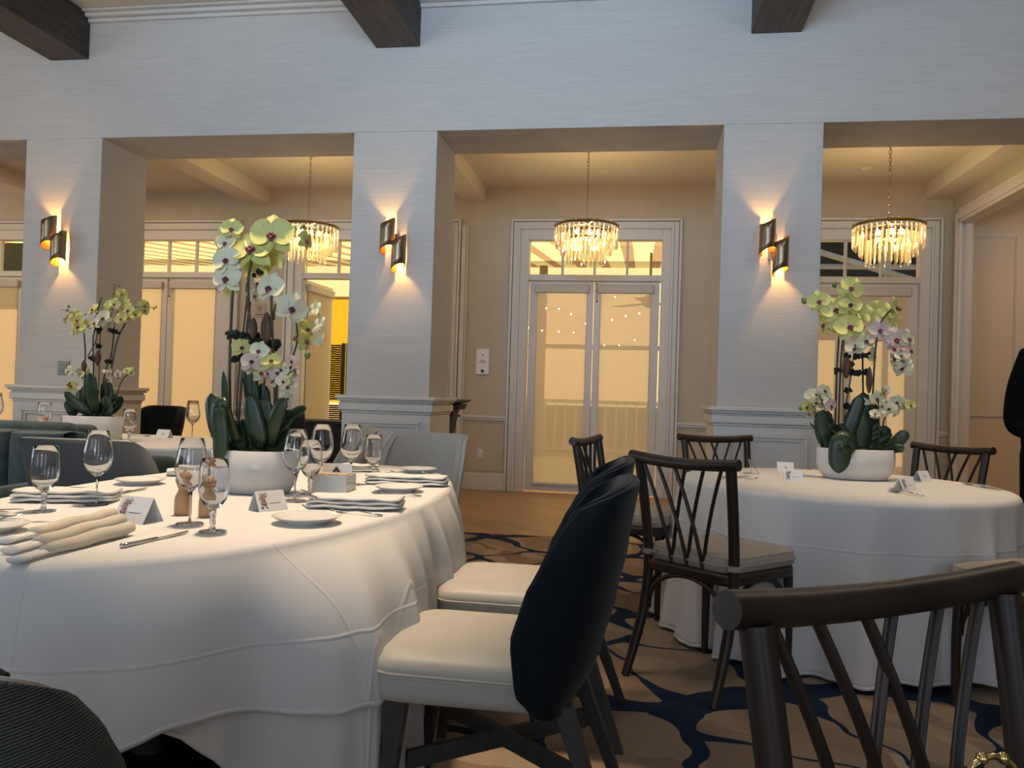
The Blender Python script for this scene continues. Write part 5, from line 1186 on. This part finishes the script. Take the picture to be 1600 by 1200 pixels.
# black shirt over trunk and upper arms, loose hem
skinmesh('shirt', [(0, 0, .86), (0, 0, .95), (0, 0, 1.08), (0, 0, 1.22), (0, 0, 1.38), (0, 0, 1.50), (-.165, 0, 1.43), (-.215, .02, 1.22), (-.235, .01, 1.03), (-.16, -.19, .985), (.165, 0, 1.43), (.215, .02, 1.22), (.235, .01, 1.03), (.16, -.19, .985)],
         [(0, 1), (1, 2), (2, 3), (3, 4), (4, 5), (4, 6), (6, 7), (7, 8), (8, 9), (4, 10), (10, 11), (11, 12), (12, 13)], [(.20, .15), (.205, .155), (.19, .145), (.185, .14), (.17, .12), .062, .082, .070, .072, .046, .082, .070, .072, .046], BLKF, t)
skinmesh('trousers', [(0, 0, 1.04), (0, 0, .90), (-.10, 0, .80), (-.105, -.01, .48), (-.11, .01, .08), (.10, 0, .80), (.105, -.01, .48), (.11, .01, .08)], [(0, 1), (1, 2), (2, 3), (3, 4), (1, 5), (5, 6), (6, 7)], [(.17, .13), (.18, .135), .108, .09, .075, .108, .09, .075], BLKF, t)
hd = MB().grid(lambda u, v: ((.088+.004*cos(2*2*pi*u))*sin(pi*v)*cos(2*pi*u)*(1-.18*max(0, v-.55)), .104*sin(pi*v)*sin(2*pi*u)*(1-.1*max(0, v-.6))+(-.018 if abs(u-.75) < .03 and .5 < v < .64 else 0), 1.66+.118*cos(pi*v)), 32, 24, wrap=True)
hd.build('head', SKIN, t, 'all'); MB().grid(lambda u, v: (.098*sin(pi*v*.62)*cos(2*pi*u), .026+.108*sin(pi*v*.62)*sin(2*pi*u), 1.672+.122*cos(pi*v*.62)+.02*sin(2*pi*u)*-v), 24, 12, wrap=True).build('hair', HAIR, t, 'all', solid=.006)
for sx in (-1, 1):
    MB().ball((sx*.030, -.094, 1.672), .009, 8).build('eye', BLACK, t, True); MB().ball((sx*.092, .005, 1.655), .020, 8, 1.5, .35, .8).build('ear', SKIN, t, 'all')
    hand = MB().ball((sx*.14, -.25, .995), .038, 10, .55, .9, 1.1)
    for k in range(4): hand.tube([(sx*.14-.027+k*.018, -.28, .995), (sx*.14-.030+k*.019, -.315, .985), (sx*.14-.028+k*.018, -.335+abs(k-1.5)*.004, .968)], [.009, .0085, .006], 8)
    hand.tube([(sx*.11, -.25, .99), (sx*.09, -.28, .985), (sx*.085, -.30, .975)], [.011, .010, .007], 8); hand.build('hand', SKIN, t, 'all')
    MB().box(sx*.115-.045, sx*.115+.045, -.20, .07, 0, .075).build('shoe', BLACK, t, bevel=.03, seg=4)
MB().lathe([(.013, 0), (.010, .012), (.001, .02)], 8, (0, -.115, 1.635)).build('nose', SKIN, t, True); MB().box(-.022, .022, -.097, -.088, 1.600, 1.607).build('mouth', mat('lips', (.35, .12, .10), .5), t, bevel=.003)
